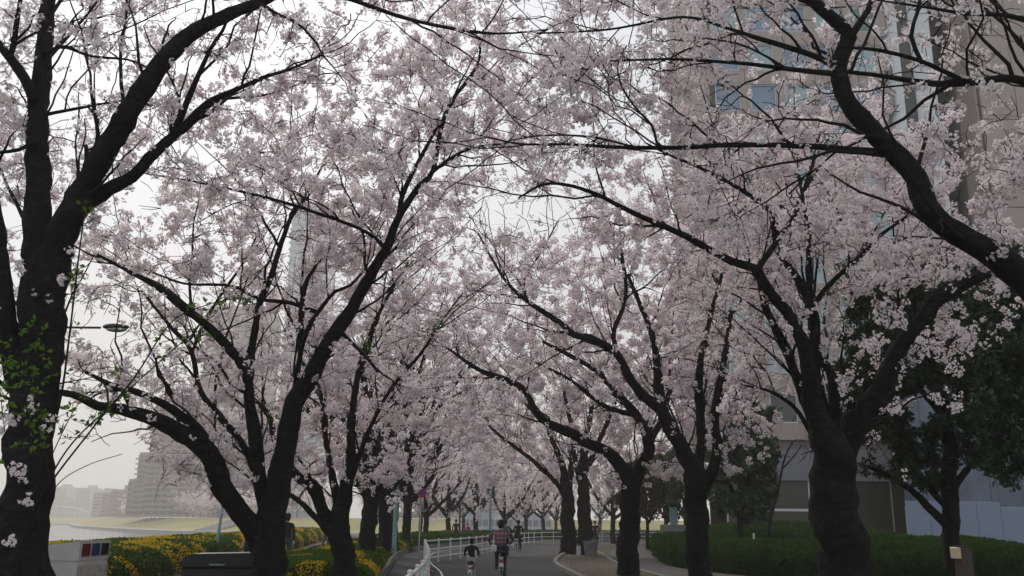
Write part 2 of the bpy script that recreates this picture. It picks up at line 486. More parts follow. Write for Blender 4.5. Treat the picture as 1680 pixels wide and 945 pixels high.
# how full of blossom the avenue's crowns are (lets the sky through where limbs are bare)
COVER = np.array([
    [.62, .60, .54, .56, .66, .67, .62, .66, .58, .48, .42, .34],
    [.66, .56, .50, .60, .68, .68, .68, .64, .64, .60, .56, .55],
    [.60, .60, .62, .75, .65, .40, .35, .70, .95, 1.0, 1.0, 1.0],
    [.60, .42, .48, .66, .62, .46, .58, .66, .78, .62, .55, .45],
    [.50, .42, .68, .72, .66, .66, .66, .70, .72, .50, .40, .30],
    [.15, .24, .85, .90, .90, .95, 1.0, .95, .75, .25, .12, .08],
    [.02, .04, .15, .30, .35, .5, .4, .3, .12, .03, .02, .02]])
def cover(px, py):
    gx = np.clip(px / 140 - .5, 0, 10.999); gy = np.clip(py / 135 - .5, 0, 5.999)
    i, j = gx.astype(int), gy.astype(int); fx, fy = gx - i, gy - j
    c = COVER[j, i] * (1 - fx) * (1 - fy) + COVER[j, i + 1] * fx * (1 - fy) + COVER[j + 1, i] * (1 - fx) * fy + COVER[j + 1, i + 1] * fx * fy
    for cx, cy_, rx, ry in ((885, 350, 85, 48), (165, 770, 85, 75), (165, 540, 70, 50), (800, 330, 40, 40), (860, 15, 50, 18), (110, 110, 40, 40), (474, 400, 26, 70), (455, 545, 20, 40), (1250, 162, 80, 26), (1345, 450, 34, 40), (1405, 525, 34, 34), (1270, 70, 60, 28), (1205, 180, 30, 20), (1640, 70, 60, 60), (1650, 620, 60, 60)):
        e = ((px - cx) / rx) ** 2 + ((py - cy_) / ry) ** 2
        c = c * np.clip(.06 + e * .75, 0, 1)
    return c

def petal_flower(n_pet, r, kind):
    """one flower around +z: returns V, F(tri), mat"""
    V, F, m = [(0, 0, -.2 * r)], [], []
    a0 = rng.uniform(0, 6.28)
    cup = rng.uniform(.15, .55)
    if kind == 'near':
        for k in range(5):
            a = a0 + k * 2 * math.pi / 5; h = .56
            b0 = len(V)
            V += [(.62 * r * math.cos(a - h), .62 * r * math.sin(a - h), cup * r * .6), (r * math.cos(a), r * math.sin(a), cup * r), (.62 * r * math.cos(a + h), .62 * r * math.sin(a + h), cup * r * .6)]
            F += [(0, b0, b0 + 1), (0, b0 + 1, b0 + 2)]; m += [0, 0]
        b0 = len(V)                                              # calyx
        V += [(.16 * r, 0, -.15 * r), (-.08 * r, .14 * r, -.15 * r), (-.08 * r, -.14 * r, -.15 * r), (0, 0, -1.0 * r)]
        F += [(b0, b0 + 1, b0 + 3), (b0 + 1, b0 + 2, b0 + 3), (b0 + 2, b0, b0 + 3)]; m += [1, 1, 1]
    elif kind == 'mid':
        for k in range(5):
            a = a0 + k * 2 * math.pi / 5; rr = r * (1 if k % 2 else .8)
            V.append((rr * math.cos(a), rr * math.sin(a), cup * r))
        F += [(0, 1 + k, 1 + (k + 1) % 5) for k in range(5)]; m += [0] * 5
        if rng.random() < .45:
            b0 = len(V); V += [(.2 * r, 0, -.1 * r), (-.2 * r, 0, -.1 * r), (0, .05 * r, -1.3 * r)]; F.append((b0, b0 + 1, b0 + 2)); m.append(1)
    else:
        for k in range(4):
            a = a0 + k * math.pi / 2
            V.append((r * math.cos(a), r * math.sin(a), cup * r * (1 if k % 2 else .2)))
        V = V[1:]
        F += [(0, 1, 2), (0, 2, 3)]; m += [0, 0]
    return np.array(V), np.array(F), np.array(m)

def rot_to(v):
    v = np.asarray(v, float); v = v / (np.linalg.norm(v) + 1e-9)
    h = np.array((1.0, 0, 0)) if abs(v[0]) < .8 else np.array((0, 1.0, 0))
    x = np.cross(h, v); x /= np.linalg.norm(x)
    return np.stack([x, np.cross(v, x), v], axis=1)

def make_clusters(kind, nflow, R_, fr, count=10):
    out = []
    for _ in range(count):
        Vs, Fs, ms, o = [], [], [], 0
        for _f in range(nflow):
            d = rng.normal(size=3); d /= np.linalg.norm(d)
            V, F, m = petal_flower(5, fr * rng.uniform(.8, 1.15), kind)
            nd = d + rng.normal(size=3) * .45
            V = V @ rot_to(nd).T + d * R_ * rng.uniform(.45, 1.1)
            Vs.append(V); Fs.append(F + o); ms.append(m); o += len(V)
        out.append((np.concatenate(Vs), np.concatenate(Fs), np.concatenate(ms)))
    return out

CL = {'near': make_clusters('near', 6, .046, .024, 10),
      'mid': make_clusters('mid', 7, .052, .026, 10),
      'far': make_clusters('far', 6, .070, .040, 8),
      'vfar': make_clusters('far', 5, .12, .085, 6)}

def make_leaf_clusters(n_leaf, R_, ln, wd, count=8, droop=.2):
    out = []
    for _ in range(count):
        Vs, Fs, o = [], [], 0
        for _l in range(n_leaf):
            d = rng.normal(size=3); d[2] = abs(d[2]) * .5 - droop; d /= np.linalg.norm(d)
            s = ln * rng.uniform(.7, 1.2); ww = wd * rng.uniform(.8, 1.2)
            side = np.cross(d, rng.normal(size=3)); side /= np.linalg.norm(side)
            nrm = np.cross(d, side)
            b0 = d * R_ * rng.uniform(.1, .6)
            V = np.array([b0, b0 + d * s * .5 + side * ww + nrm * .12 * s, b0 + d * s - nrm * .06 * s, b0 + d * s * .5 - side * ww + nrm * .12 * s])
            Vs.append(V); Fs.append(np.array([(0, 1, 2), (0, 2, 3)]) + o); o += 4
        F = np.concatenate(Fs)
        out.append((np.concatenate(Vs), F, np.zeros(len(F), int)))
    return out
CL['ever'] = make_leaf_clusters(9, .10, .115, .026)
CL['olive'] = make_leaf_clusters(8, .18, .22, .07)
CL['young'] = make_leaf_clusters(5, .03, .062, .016, droop=.0)

def rand_rots(n_):
    q = rng.normal(size=(n_, 4)); q /= np.linalg.norm(q, axis=1, keepdims=True)
    w_, x, y, z = q.T
    return np.stack([np.stack([1 - 2 * (y * y + z * z), 2 * (x * y - z * w_), 2 * (x * z + y * w_)], -1),
                     np.stack([2 * (x * y + z * w_), 1 - 2 * (x * x + z * z), 2 * (y * z - x * w_)], -1),
                     np.stack([2 * (x * z - y * w_), 2 * (y * z + x * w_), 1 - 2 * (x * x + y * y)], -1)], axis=1)

def scatter(protos, pos, scale, upright=False):
    """copies of the prototype clusters at pos -> chunks"""
    ch = []
    which = rng.integers(0, len(protos), len(pos))
    for k, (V, F, m) in enumerate(protos):
        s = np.nonzero(which == k)[0]
        if not len(s): continue
        if upright:
            a = rng.uniform(0, 6.28, len(s)); ca, sa, z0, o1 = np.cos(a), np.sin(a), np.zeros(len(s)), np.ones(len(s))
            Rm = np.stack([np.stack([ca, -sa, z0], -1), np.stack([sa, ca, z0], -1), np.stack([z0, z0, o1], -1)], axis=1)
        else: Rm = rand_rots(len(s))
        W = np.einsum('nij,vj->nvi', Rm, V) * scale[s][:, None, None] + pos[s][:, None, :]
        FF = F[None] + (np.arange(len(s)) * len(V))[:, None, None]
        ch.append((W.reshape(-1, 3), FF.reshape(-1, 3), np.tile(m, len(s))))
    return ch

def grow(S, SD, SR, targets, lean=.6, K=6, rmax=.055, bold=1.0):
    """joins every target to the nearest fitting place of the skeleton with a curved branch; returns (T,K,3), (T,K) radii"""
    n0 = len(S); cap = n0 + len(targets) * (K - 1)
    A = np.empty((cap, 3)); D = np.empty((cap, 3)); RR = np.empty(cap)
    A[:n0], D[:n0], RR[:n0] = S, SD, SR
    # order: nearest first
    dm = np.full(len(targets), 1e9)
    for i in range(0, n0, 400):
        dm = np.minimum(dm, np.linalg.norm(targets[:, None] - S[None, i:i + 400], axis=2).min(axis=1))
    order = np.argsort(dm); n_ = n0
    outP, outR = [], []
    tt = np.linspace(0, 1, K)
    for ti in order:
        t = targets[ti]
        v = t - A[:n_]; L = np.linalg.norm(v, axis=1) + 1e-6
        cosang = (v * D[:n_]).sum(1) / L
        c = L * (1 + lean * (1 - cosang)) 
        i = int(np.argmin(c))
        s, Ls = A[i].copy(), L[i]
        if Ls < .06: continue
        d0 = D[i] * .55 + v[i] / Ls * .6 + rng.normal(0, .18, 3)
        d0 /= np.linalg.norm(d0)
        p1 = s + d0 * Ls * .38
        p2 = t - (v[i] / Ls * .3 + np.array((0, 0, rng.uniform(-.18, .22))) + rng.normal(0, .10, 3)) * Ls
        pts = ((1 - tt) ** 3)[:, None] * s + (3 * (1 - tt) ** 2 * tt)[:, None] * p1 + (3 * (1 - tt) * tt ** 2)[:, None] * p2 + (tt ** 3)[:, None] * t
        pts[1:-1] += rng.normal(0, .022 * Ls, (K - 2, 3))
        r0 = min(RR[i] * .8, (.007 + .017 * Ls) * bold, rmax)
        rr = r0 + (min(.0048 * bold, r0 * .7) - r0) * tt
        outP.append(pts); outR.append(rr)
        dd = np.gradient(pts, axis=0); dd /= np.linalg.norm(dd, axis=1, keepdims=True) + 1e-9
        A[n_:n_ + K - 1] = pts[1:]; D[n_:n_ + K - 1] = dd[1:]; RR[n_:n_ + K - 1] = rr[1:]
        n_ += K - 1
    return np.array(outP), np.array(outR)

def along(tw, spacing, dens, jitter, tipbias=.25, per=6.0):
    """blossom places along twigs, in pompons of several clusters; dens per twig"""
    L = np.linalg.norm(np.diff(tw, axis=1), axis=2).sum(1)
    cnt = rng.poisson(np.clip(L / (spacing * per) * dens, 0, 14))
    ti = np.repeat(np.arange(len(tw)), cnt)
    u = tipbias + (1 - tipbias) * rng.random(len(ti)) ** .8
    f = u * (tw.shape[1] - 1); k = np.minimum(f.astype(int), tw.shape[1] - 2); f = (f - k)[:, None]
    p = tw[ti, k] * (1 - f) + tw[ti, k + 1] * f
    m = 1 + rng.poisson(per - 1, len(p))
    p = np.repeat(p, m, axis=0)
    return p + rng.normal(0, jitter * 1.5, p.shape)

THIN = .60
BLOOM = .66
TRI = {'twig': 0, 'crown': 0}
def make_tree(name, label, cat, limbs, n_targets, sigma, kind, group=None, extra=(), use_cover=True, spacing=.055, cscale=(.8, 1.25),
              jitter=.035, pymax=815, up=.25, petal=None, twig_n=3, leafy=False, window=(-140, 1820, -230), lean=.6, base_z=0.0, side=1.0):
    """limbs: list of 3-d polylines [(x,y,z,r)...], the first is the trunk"""
    b = limbs[0]
    base = np.array((b[0][0], b[0][1], base_z))
    root = empty(name, base)
    tag(root, label, cat, group)
    S, SD, SR, SW = [], [], [], []
    for li, lb in enumerate(limbs):
        lb = np.array(lb, float)
        if li == 0 and lb[0, 2] > base_z + .05:
            r0 = lb[0, 3]
            lb = np.vstack([[base[0], base[1], base_z - .25, r0 * 1.55], [base[0], base[1], base_z + .08, r0 * 1.35],
                            [base[0], base[1], base_z + min(.4, lb[0, 2] * .5), r0 * 1.1], lb]) if lb[0, 2] > base_z + .5 else np.vstack([[base[0], base[1], base_z - .25, r0 * 1.5], lb])
        c = catmull(lb, .11)
        d = np.gradient(c[:, :3], axis=0); ln = np.linalg.norm(d, axis=1, keepdims=True) + 1e-9; d = d / ln
        arc = np.cumsum(ln[:, 0])
        rad = np.maximum(c[:, 3], .004)
        wob = np.stack([np.sin(arc * rng.uniform(2, 5) + rng.uniform(0, 6)) for _ in range(3)], 1) * rad[:, None] * .09
        wob[0] = 0
        pts = c[:, :3] + wob
        thick = rad.max()
        nn = 14 if thick > .15 else (10 if thick > .07 else 7)
        V, F = tubes(pts[None], rad[None], nn, rough=.17 if thick > .06 else .08, seed=li + len(name))
        me = mesh_from('trunk' if li == 0 else 'limb', [(V - base, F, 0), (V - base, [[len(V) - nn + i for i in range(nn)]], 0)], [M['bark']], smooth=True)
        link('trunk' if li == 0 else 'limb', me, root)
        st = slice(None, None, 2)
        S.append(pts[st]); SD.append(d[st]); SR.append(rad[st])
        wgt = np.linspace(.35, 1.0, len(pts[st])) if li else np.where(pts[st][:, 2] > base_z + 2.6, np.linspace(0, 1, len(pts[st])), 0)
        SW.append(wgt)
    # side branches fanning off every limb
    second = []
    for li in range(len(limbs)):
        pts, dd, rr_ = S[li], SD[li], SR[li]
        z_ok = np.nonzero((pts[:, 2] > base_z + (3.0 if li == 0 else 1.9)) & (rr_ > .008))[0]
        if len(z_ok) < 6 or side <= 0: continue
        n_s = int(len(z_ok) * .22 / .42 * side)
        for i in rng.choice(z_ok, n_s):
            p0, d0 = pts[i], dd[i]
            if d0[2] < -.2: continue
            ax = rng.normal(size=3); ax -= d0 * (ax @ d0); ax /= np.linalg.norm(ax)
            a_ = rng.uniform(.45, 1.0)
            v = d0 * math.cos(a_) + ax * math.sin(a_) + np.array((0, 0, .22)); v /= np.linalg.norm(v)
            Lb = rng.uniform(.8, 2.3) * (.55 + sigma * .55)
            r0 = min(rr_[i] * .6, .010 + .009 * Lb) * (1.0 if rr_[i] < .1 else 1.15)
            bend_ = rng.normal(0, .16, 3) + np.array((0, 0, rng.uniform(-.10, .25)))
            t_ = np.linspace(0, 1, 10)[:, None]
            q = p0 + v * Lb * t_ + bend_ * Lb * t_ ** 2 + np.cumsum(rng.normal(0, .016 * Lb, (10, 3)), axis=0) * (t_ > 0)
            q[0] = p0
            r_q = r0 + (.0065 - r0) * t_[:, 0] ** .8
            second.append((q, r_q))
    for q, r_q in second:
        d_ = np.gradient(q, axis=0); d_ /= np.linalg.norm(d_, axis=1, keepdims=True) + 1e-9
        S.append(q[1:]); SD.append(d_[1:]); SR.append(r_q[1:]); SW.append(np.linspace(.5, 1.3, 9))
    S, SD, SR, SW = map(np.concatenate, (S, SD, SR, SW))
    # targets
    T = []
    n_targets = int(n_targets * THIN * (.8 if side > 0 else 1)); extra = [(*e[:6], int(e[6] * (THIN if use_cover else 1))) for e in extra]
    if n_targets:
        i = rng.choice(len(S), int(n_targets * 1.6), p=SW / SW.sum())
        T.append(S[i] + SD[i] * rng.uniform(0, sigma * .9, (len(i), 1)) + rng.normal(0, sigma, (len(i), 3)) * np.array((1, 1, .85)) + np.array((0, 0, up * sigma)))
    for x0, y0, x1, y1, d0, d1, n_ in extra:
        T.append(np.array([P(rng.uniform(x0, x1), rng.uniform(y0, y1), rng.uniform(d0, d1)) for _ in range(n_)]))
    T = np.concatenate(T)
    if use_cover:
        px, py = project(T)
        ok = (px > window[0]) & (px < window[1]) & (py > window[2]) & (py < pymax) & (T[:, 1] > 4.5)
        ok &= rng.random(len(T)) < np.clip(cover(px, py) * 1.15 + .12, 0, 1)
        T = T[ok]
    T = T[T[:, 2] > base_z + 1.6]
    if n_targets and len(T) > n_targets + sum(e[6] for e in extra): T = T[rng.permutation(len(T))[:n_targets + sum(e[6] for e in extra)]]
    dist_ = max(8.0, base[1] if use_cover else 14.0)
    tw, tr = grow(S, SD, SR, T, lean, bold=min(1.9, .75 + dist_ / 30))
    # short spur twigs off the branches
    k = rng.integers(1, tw.shape[1], len(tw) * 2); w_ = rng.integers(0, len(tw), len(tw) * 2)
    s0 = tw[w_, k]; dirv = tw[w_, k] - tw[w_, k - 1]
    dirv /= np.linalg.norm(dirv, axis=1, keepdims=True) + 1e-9
    dv = dirv * .6 + rng.normal(0, .6, s0.shape) + np.array((0, 0, .15)); dv /= np.linalg.norm(dv, axis=1, keepdims=True)
    ls = rng.uniform(.15, .5, (len(s0), 1)) * (sigma / 1.1)
    sp = np.stack([s0, s0 + dv * ls * .5 + rng.normal(0, .02, s0.shape), s0 + dv * ls + np.array((0, 0, -.03))], axis=1)
    sr = np.stack([np.full(len(s0), .0055), np.full(len(s0), .0046), np.full(len(s0), .003)], 1) * min(1.9, .75 + dist_ / 30)
    big = tr[:, 0] > .016
    ch = []
    if big.any(): ch.append((*tubes(tw[big], tr[big], 5), 0))
    if (~big).any(): ch.append((*tubes(tw[~big], tr[~big], twig_n), 0))
    ch.append((*tubes(sp, sr, 3), 0))
    if second: ch.append((*tubes(np.array([q for q, _ in second]), np.array([r_ for _, r_ in second]), 6), 0))
    ch = [(V - base, F, m) for V, F, m in ch]
    TRI['twig'] += sum(len(f) for _, f, _ in ch) * 2
    o = link('twigs', mesh_from('twigs', ch, [M['twig']]), root); o["kind"] = 'stuff'
    # blossom
    dn = np.clip(rng.gamma(1.1, .9, len(tw)), .05, 3.2) * BLOOM
    p2 = [along(np.array([q for q, _ in second]), spacing, np.full(len(second), .30), jitter * 1.3, .3)] if second else []
    p = np.concatenate(p2 + [along(tw, spacing, dn, jitter), along(sp, spacing * .8, np.clip(rng.gamma(.9, .95, len(sp)), 0, 3.2) * BLOOM * 1.25, jitter, .1)])
    if use_cover:
        px, py = project(p)
        keep = (px > window[0] - 40) & (px < window[1] + 40) & (py < pymax + 40)
        keep &= rng.random(len(p)) < np.clip(cover(px, py) * 1.05, 0, 1) * np.where(before_limb(p), np.where(px > 1560, .45, .06), 1) * np.where(in_front(p, tw[tr[:, 0] > .013]), .35, 1) * np.where(in_front(p, np.array([q for q, _ in second])) if second else False, .12, 1)
        p = p[keep]
    if len(p) < 3: return root
    sc = rng.uniform(cscale[0], cscale[1], len(p))
    mats = [petal or M['petal'], M['calyx']]
    c = scatter(CL[kind], p, sc)
    c = [(V - base, F, m) for V, F, m in c]
    TRI['crown'] += sum(len(f) for _, f, _ in c)
    o = link('crown', mesh_from('crown', c, mats), root); o["kind"] = 'stuff'
    return root

def traced(pts, d0, d1=None):
    """limb nodes (px, py, width px) -> (x,y,z,r), depth from d0 to d1 along it"""
    d1 = d0 if d1 is None else d1
    a = np.array(pts, float)
    s = np.concatenate([[0], np.cumsum(np.hypot(np.diff(a[:, 0]), np.diff(a[:, 1])))]); s /= s[-1]
    out = []
    for (x, y, wd), t in zip(a, s):
        d = d0 + (d1 - d0) * t
        p = P(x, y, d)
        out.append((*p, wd / 2 * d / FPX))
    return out

CHERRY = 'cherry trees in blossom along the path'
planned = []
def plan(*a, **k): planned.append((a, k))
A = [traced([(33, 1010, 86), (38, 900, 80), (45, 800, 75), (52, 700, 71), (62, 600, 70), (72, 520, 74), (80, 450, 70), (86, 420, 60)], 11),
     traced([(70, 490, 54), (64, 380, 46), (60, 300, 41), (62, 220, 36), (64, 150, 32), (72, 80, 28), (80, 0, 26), (86, -120, 20), (95, -300, 12)], 11, 11.5),
     traced([(85, 440, 52), (110, 370, 48), (140, 300, 44), (170, 250, 41), (205, 200, 38), (240, 140, 35), (275, 90, 31), (320, 50, 27), (380, 22, 23), (430, 2, 18), (500, -30, 12), (600, -60, 8)], 11, 9.5),
     traced([(110, 365, 28), (165, 320, 25), (215, 290, 22), (245, 260, 20), (275, 230, 17), (310, 200, 13), (340, 170, 11), (380, 150, 9), (430, 128, 7), (480, 112, 5), (530, 90, 3)], 11, 10),
     traced([(283, 222, 13), (300, 185, 12), (318, 140, 10), (345, 80, 8), (365, 50, 6), (378, 20, 4)], 10.6, 10),
     traced([(55, 690, 36), (25, 620, 36), (12, 540, 34), (5, 450, 30), (-5, 390, 28), (-20, 300, 24), (-40, 150, 18), (-50, 0, 12)], 11, 10.5),
     traced([(56, 165, 20), (40, 130, 18), (18, 98, 16), (-10, 60, 13), (-60, -20, 8)], 11, 10.6),
     traced([(16, 95, 10), (22, 75, 10), (28, 30, 9), (33, 0, 8), (36, -80, 5)], 10.8, 10.2),
     traced([(134, 315, 13), (141, 280, 10), (142, 250, 9), (140, 238, 7)], 11, 10.9),
     traced([(470, -18, 9), (560, -5, 9), (620, 15, 8), (673, 32, 7), (773, 52, 6), (830, 55, 4), (900, 48, 3)], 9.7, 10.6),
     traced([(72, 90, 9), (90, 80, 7), (110, 77, 7), (150, 92, 5), (210, 98, 4), (240, 110, 3)], 11.1, 10.6),
     traced([(66, 192, 9), (77, 188, 7), (143, 175, 5), (213, 163, 4)], 11.1, 11.6),
     traced([(66, 230, 9), (30, 246, 7), (0, 250, 6), (-60, 262, 4)], 11, 10.6)]
plan('cherry_tree', 'thick forked cherry tree at the left edge beside the white recycling bin', 'tree', A, 900, .85, 'near', CHERRY,
          extra=[(0, 0, 560, 330, 9.5, 12, 260), (120, 560, 260, 720, 10, 12, 20)], pymax=760)

B = [traced([(437, 1050, 62), (440, 945, 56), (441, 900, 50), (445, 860, 46), (452, 815, 42), (462, 775, 38), (469, 730, 34), (478, 675, 32), (503, 629, 30), (537, 569, 26), (571, 514, 22), (605, 455, 19), (634, 408, 16), (655, 355, 13), (687, 307, 11), (710, 280, 9), (723, 213, 8), (740, 167, 7), (783, 107, 5), (788, 60, 4)], 15, 14),
     traced([(655, 350, 9), (663, 313, 9), (693, 253, 7), (713, 217, 5), (745, 165, 4)], 14.3, 14.6),
     traced([(708, 284, 6), (735, 262, 6), (773, 243, 5), (830, 235, 3)], 14.1, 13.8),
     traced([(438, 925, 36), (420, 878, 34), (376, 819, 33), (351, 757, 32), (318, 724, 28), (270, 695, 24), (212, 675, 20), (161, 666, 16), (120, 647, 12), (80, 640, 7)], 15, 13.5),
     traced([(362, 785, 22), (351, 750, 20), (321, 702, 16), (278, 669, 14), (234, 647, 12), (183, 631, 9), (140, 610, 5)], 14.6, 14),
     traced([(442, 870, 24), (427, 794, 24), (418, 713, 22), (410, 662, 19), (402, 607, 17), (380, 578, 16), (351, 544, 15), (321, 518, 14), (293, 498, 13), (260, 472, 10), (217, 448, 8), (160, 418, 5)], 15, 14),
     traced([(403, 615, 13), (418, 540, 11), (427, 493, 11), (444, 455, 10), (459, 408, 9), (477, 358, 7), (500, 322, 5), (530, 270, 3)], 14.7, 15),
     traced([(430, 800, 14), (393, 722, 12), (347, 667, 11), (325, 633, 9), (313, 574, 8), (273, 528, 6), (233, 478, 4)], 15, 16),
     traced([(314, 580, 6), (335, 530, 6), (365, 480, 5), (400, 430, 4), (420, 390, 3)], 15.6, 16),
     traced([(482, 660, 10), (490, 600, 9), (497, 560, 9), (510, 530, 8), (529, 502, 7), (550, 478, 6), (575, 468, 5), (600, 440, 4)], 14.8, 14.2),
     traced([(492, 575, 11), (494, 540, 11), (495, 510, 10), (500, 470, 9), (512, 445, 5), (540, 410, 3)], 14.8, 15),
     traced([(520, 512, 8), (478, 497, 7), (427, 491, 6), (385, 470, 5), (351, 467, 5), (300, 465, 4), (230, 440, 3), (160, 430, 3)], 14.6, 14),
     traced([(634, 412, 8), (620, 395, 7), (590, 375, 6), (520, 350, 6), (440, 325, 5), (330, 300, 4), (240, 285, 3)], 14.2, 13.2),
     traced([(560, 545, 7), (600, 585, 6), (620, 610, 5)], 14.6, 14)]
plan('cherry_tree', 'many-limbed cherry tree with a long low limb arching left over the dark box', 'tree', B, 1500, 1.0, 'mid', CHERRY,
          extra=[(230, 300, 700, 660, 13.5, 17, 330), (560, 60, 900, 300, 13, 16, 200), (240, 690, 430, 800, 13.5, 16.5, 110), (120, 560, 330, 690, 13.5, 16, 90)])

C = [traced([(566, 1000, 39), (566, 945, 36), (562, 900, 36), (558, 865, 35), (562, 830, 28), (569, 790, 20), (575, 740, 16), (577, 700, 14), (582, 650, 11), (590, 600, 9), (610, 540, 7), (640, 480, 5), (670, 430, 3)], 20, 20),
     traced([(556, 890, 24), (545, 868, 22), (530, 837, 20), (511, 796, 20), (490, 783, 17), (470, 760, 14), (450, 720, 11), (440, 680, 9), (400, 640, 6)], 20, 19.5),
     traced([(558, 855, 17), (550, 810, 14), (541, 760, 11), (535, 720, 9), (528, 660, 7), (520, 600, 5), (505, 540, 4)], 20, 21),
     traced([(550, 890, 12), (530, 861, 11), (498, 830, 9), (480, 814, 8), (455, 800, 5)], 20, 20.5),
     traced([(572, 800, 9), (600, 720, 8), (640, 640, 6), (690, 580, 5), (730, 520, 3), (760, 480, 2.5)], 20, 19)]
plan('cherry_tree', 'cherry tree with a hooped limb rising from the yellow-green shrub bed', 'tree', C, 900, 1.15, 'mid', CHERRY,
          extra=[(420, 640, 700, 820, 18, 22, 200), (560, 420, 800, 700, 18, 23, 250)])

R1 = [traced([(1835, 1350, 92), (1830, 1150, 86), (1828, 900, 80), (1800, 700, 72), (1760, 560, 62), (1700, 470, 54), (1640, 425, 46), (1592, 396, 42), (1548, 372, 39), (1518, 338, 40), (1502, 292, 37), (1462, 246, 35), (1414, 196, 34), (1384, 152, 31), (1374, 105, 29), (1392, 62, 28), (1365, 30, 23), (1330, 0, 20), (1290, -40, 16), (1230, -110, 10)], 9, 8.5),
      traced([(1392, 66, 15), (1415, 30, 13), (1430, 0, 11), (1440, -60, 8)], 8.6, 8.8),
      traced([(1458, 252, 16), (1400, 246, 13), (1320, 240, 11), (1200, 238, 9), (1107, 242, 8), (1020, 242, 7), (930, 237, 5), (853, 236, 4), (800, 225, 3)], 8.7, 10),
      traced([(1090, 242, 5), (1077, 233, 5), (1070, 207, 5), (1043, 177, 4), (1023, 147, 4), (1013, 110, 3), (1028, 75, 3)], 9.2, 9.8),
      traced([(1040, 241, 4), (983, 227, 4), (937, 222, 3), (880, 223, 3), (830, 232, 2)], 9.4, 10.2),
      traced([(1376, 112, 13), (1330, 90, 11), (1250, 65, 9), (1190, 45, 6), (1120, 28, 5), (1000, 48, 4), (880, 55, 3)], 8.6, 10),
      traced([(1378, 122, 11), (1310, 115, 9), (1230, 105, 7), (1160, 100, 6), (1100, 97, 5), (1000, 100, 3)], 8.6, 9.4),
      traced([(1830, 620, 40), (1850, 420, 28), (1800, 200, 19), (1680, 132, 15), (1580, 137, 13), (1530, 137, 11), (1430, 122, 8), (1384, 118, 7)], 9, 8.6),
      traced([(1590, 136, 9), (1510, 100, 8), (1440, 82, 7), (1395, 78, 5)], 8.6, 8.3),
      traced([(1513, 104, 8), (1495, 60, 8), (1505, 20, 7), (1512, -20, 6), (1530, -120, 4)], 8.5, 8.6),
      traced([(1850, 360, 18), (1840, 100, 15), (1680, 32, 10), (1586, 23, 7), (1514, 11, 5), (1440, 0, 3)], 8.8, 8.2)]
plan('cherry_tree', 'cherry tree on the right whose S-bent bough crosses the upper right corner', 'tree', R1, 850, .75, 'near', CHERRY,
          extra=[(1150, 0, 1680, 420, 7.8, 10.5, 300), (880, 0, 1200, 260, 8.5, 11, 150), (1420, 380, 1680, 600, 9, 11, 120)])

R2 = [traced([(1392, 1060, 92), (1388, 945, 81), (1378, 880, 77), (1372, 830, 75), (1366, 780, 72), (1360, 740, 62), (1346, 700, 40), (1334, 650, 31), (1324, 600, 25), (1316, 559, 21), (1291, 512, 18), (1258, 473, 17), (1237, 440, 16), (1200, 428, 13), (1160, 408, 12), (1120, 385, 11), (1080, 367, 10), (1020, 340, 8), (980, 320, 7), (930, 303, 6), (890, 303, 5), (850, 325, 3)], 15, 13),
      traced([(1240, 447, 12), (1276, 393, 10), (1301, 358, 9), (1316, 322, 8), (1330, 280, 6), (1345, 220, 4)], 13.8, 14.4),
      traced([(1272, 398, 9), (1262, 347, 9), (1226, 318, 8), (1186, 295, 7), (1143, 273, 6), (1100, 255, 5), (1060, 235, 3)], 14, 13.2),
      traced([(1334, 690, 20), (1312, 631, 16), (1280, 552, 14), (1255, 501, 12), (1247, 460, 10)], 14.9, 14),
      traced([(1350, 730, 36), (1340, 650, 28), (1335, 600, 25), (1334, 552, 22), (1330, 501, 18), (1312, 462, 14), (1287, 430, 10), (1265, 400, 7)], 15.1, 15.5),
      traced([(1332, 525, 12), (1328, 460, 11), (1326, 411, 10), (1322, 350, 7), (1310, 290, 5)], 15.2, 15.8),
      traced([(1336, 525, 11), (1341, 494, 10), (1373, 455, 9), (1413, 419, 8), (1445, 386, 7), (1470, 368, 5), (1520, 330, 3)], 15.2, 14.5),
      traced([(1374, 790, 50), (1395, 725, 38), (1417, 678, 32), (1450, 621, 29), (1474, 573, 27), (1510, 529, 26), (1546, 485, 22), (1602, 456, 18), (1660, 430, 14), (1740, 400, 9)], 15, 13.5),
      traced([(1364, 755, 22), (1367, 690, 20), (1369, 640, 19), (1362, 610, 16), (1350, 592, 12), (1342, 575, 8)], 15, 15.2),
      traced([(1345, 745, 10), (1325, 702, 8), (1301, 666, 7), (1261, 641, 5), (1224, 633, 3)], 15, 14.5)]
plan('cherry_tree', 'stout knobbly cherry tree standing in front of the office building', 'tree', R2, 1300, .95, 'mid', CHERRY,
          extra=[(1100, 230, 1500, 480, 13, 16.5, 350), (860, 260, 1150, 420, 12.5, 15, 110), (1420, 380, 1680, 640, 12.5, 15, 160), (1370, 640, 1460, 740, 14, 15, 14)])

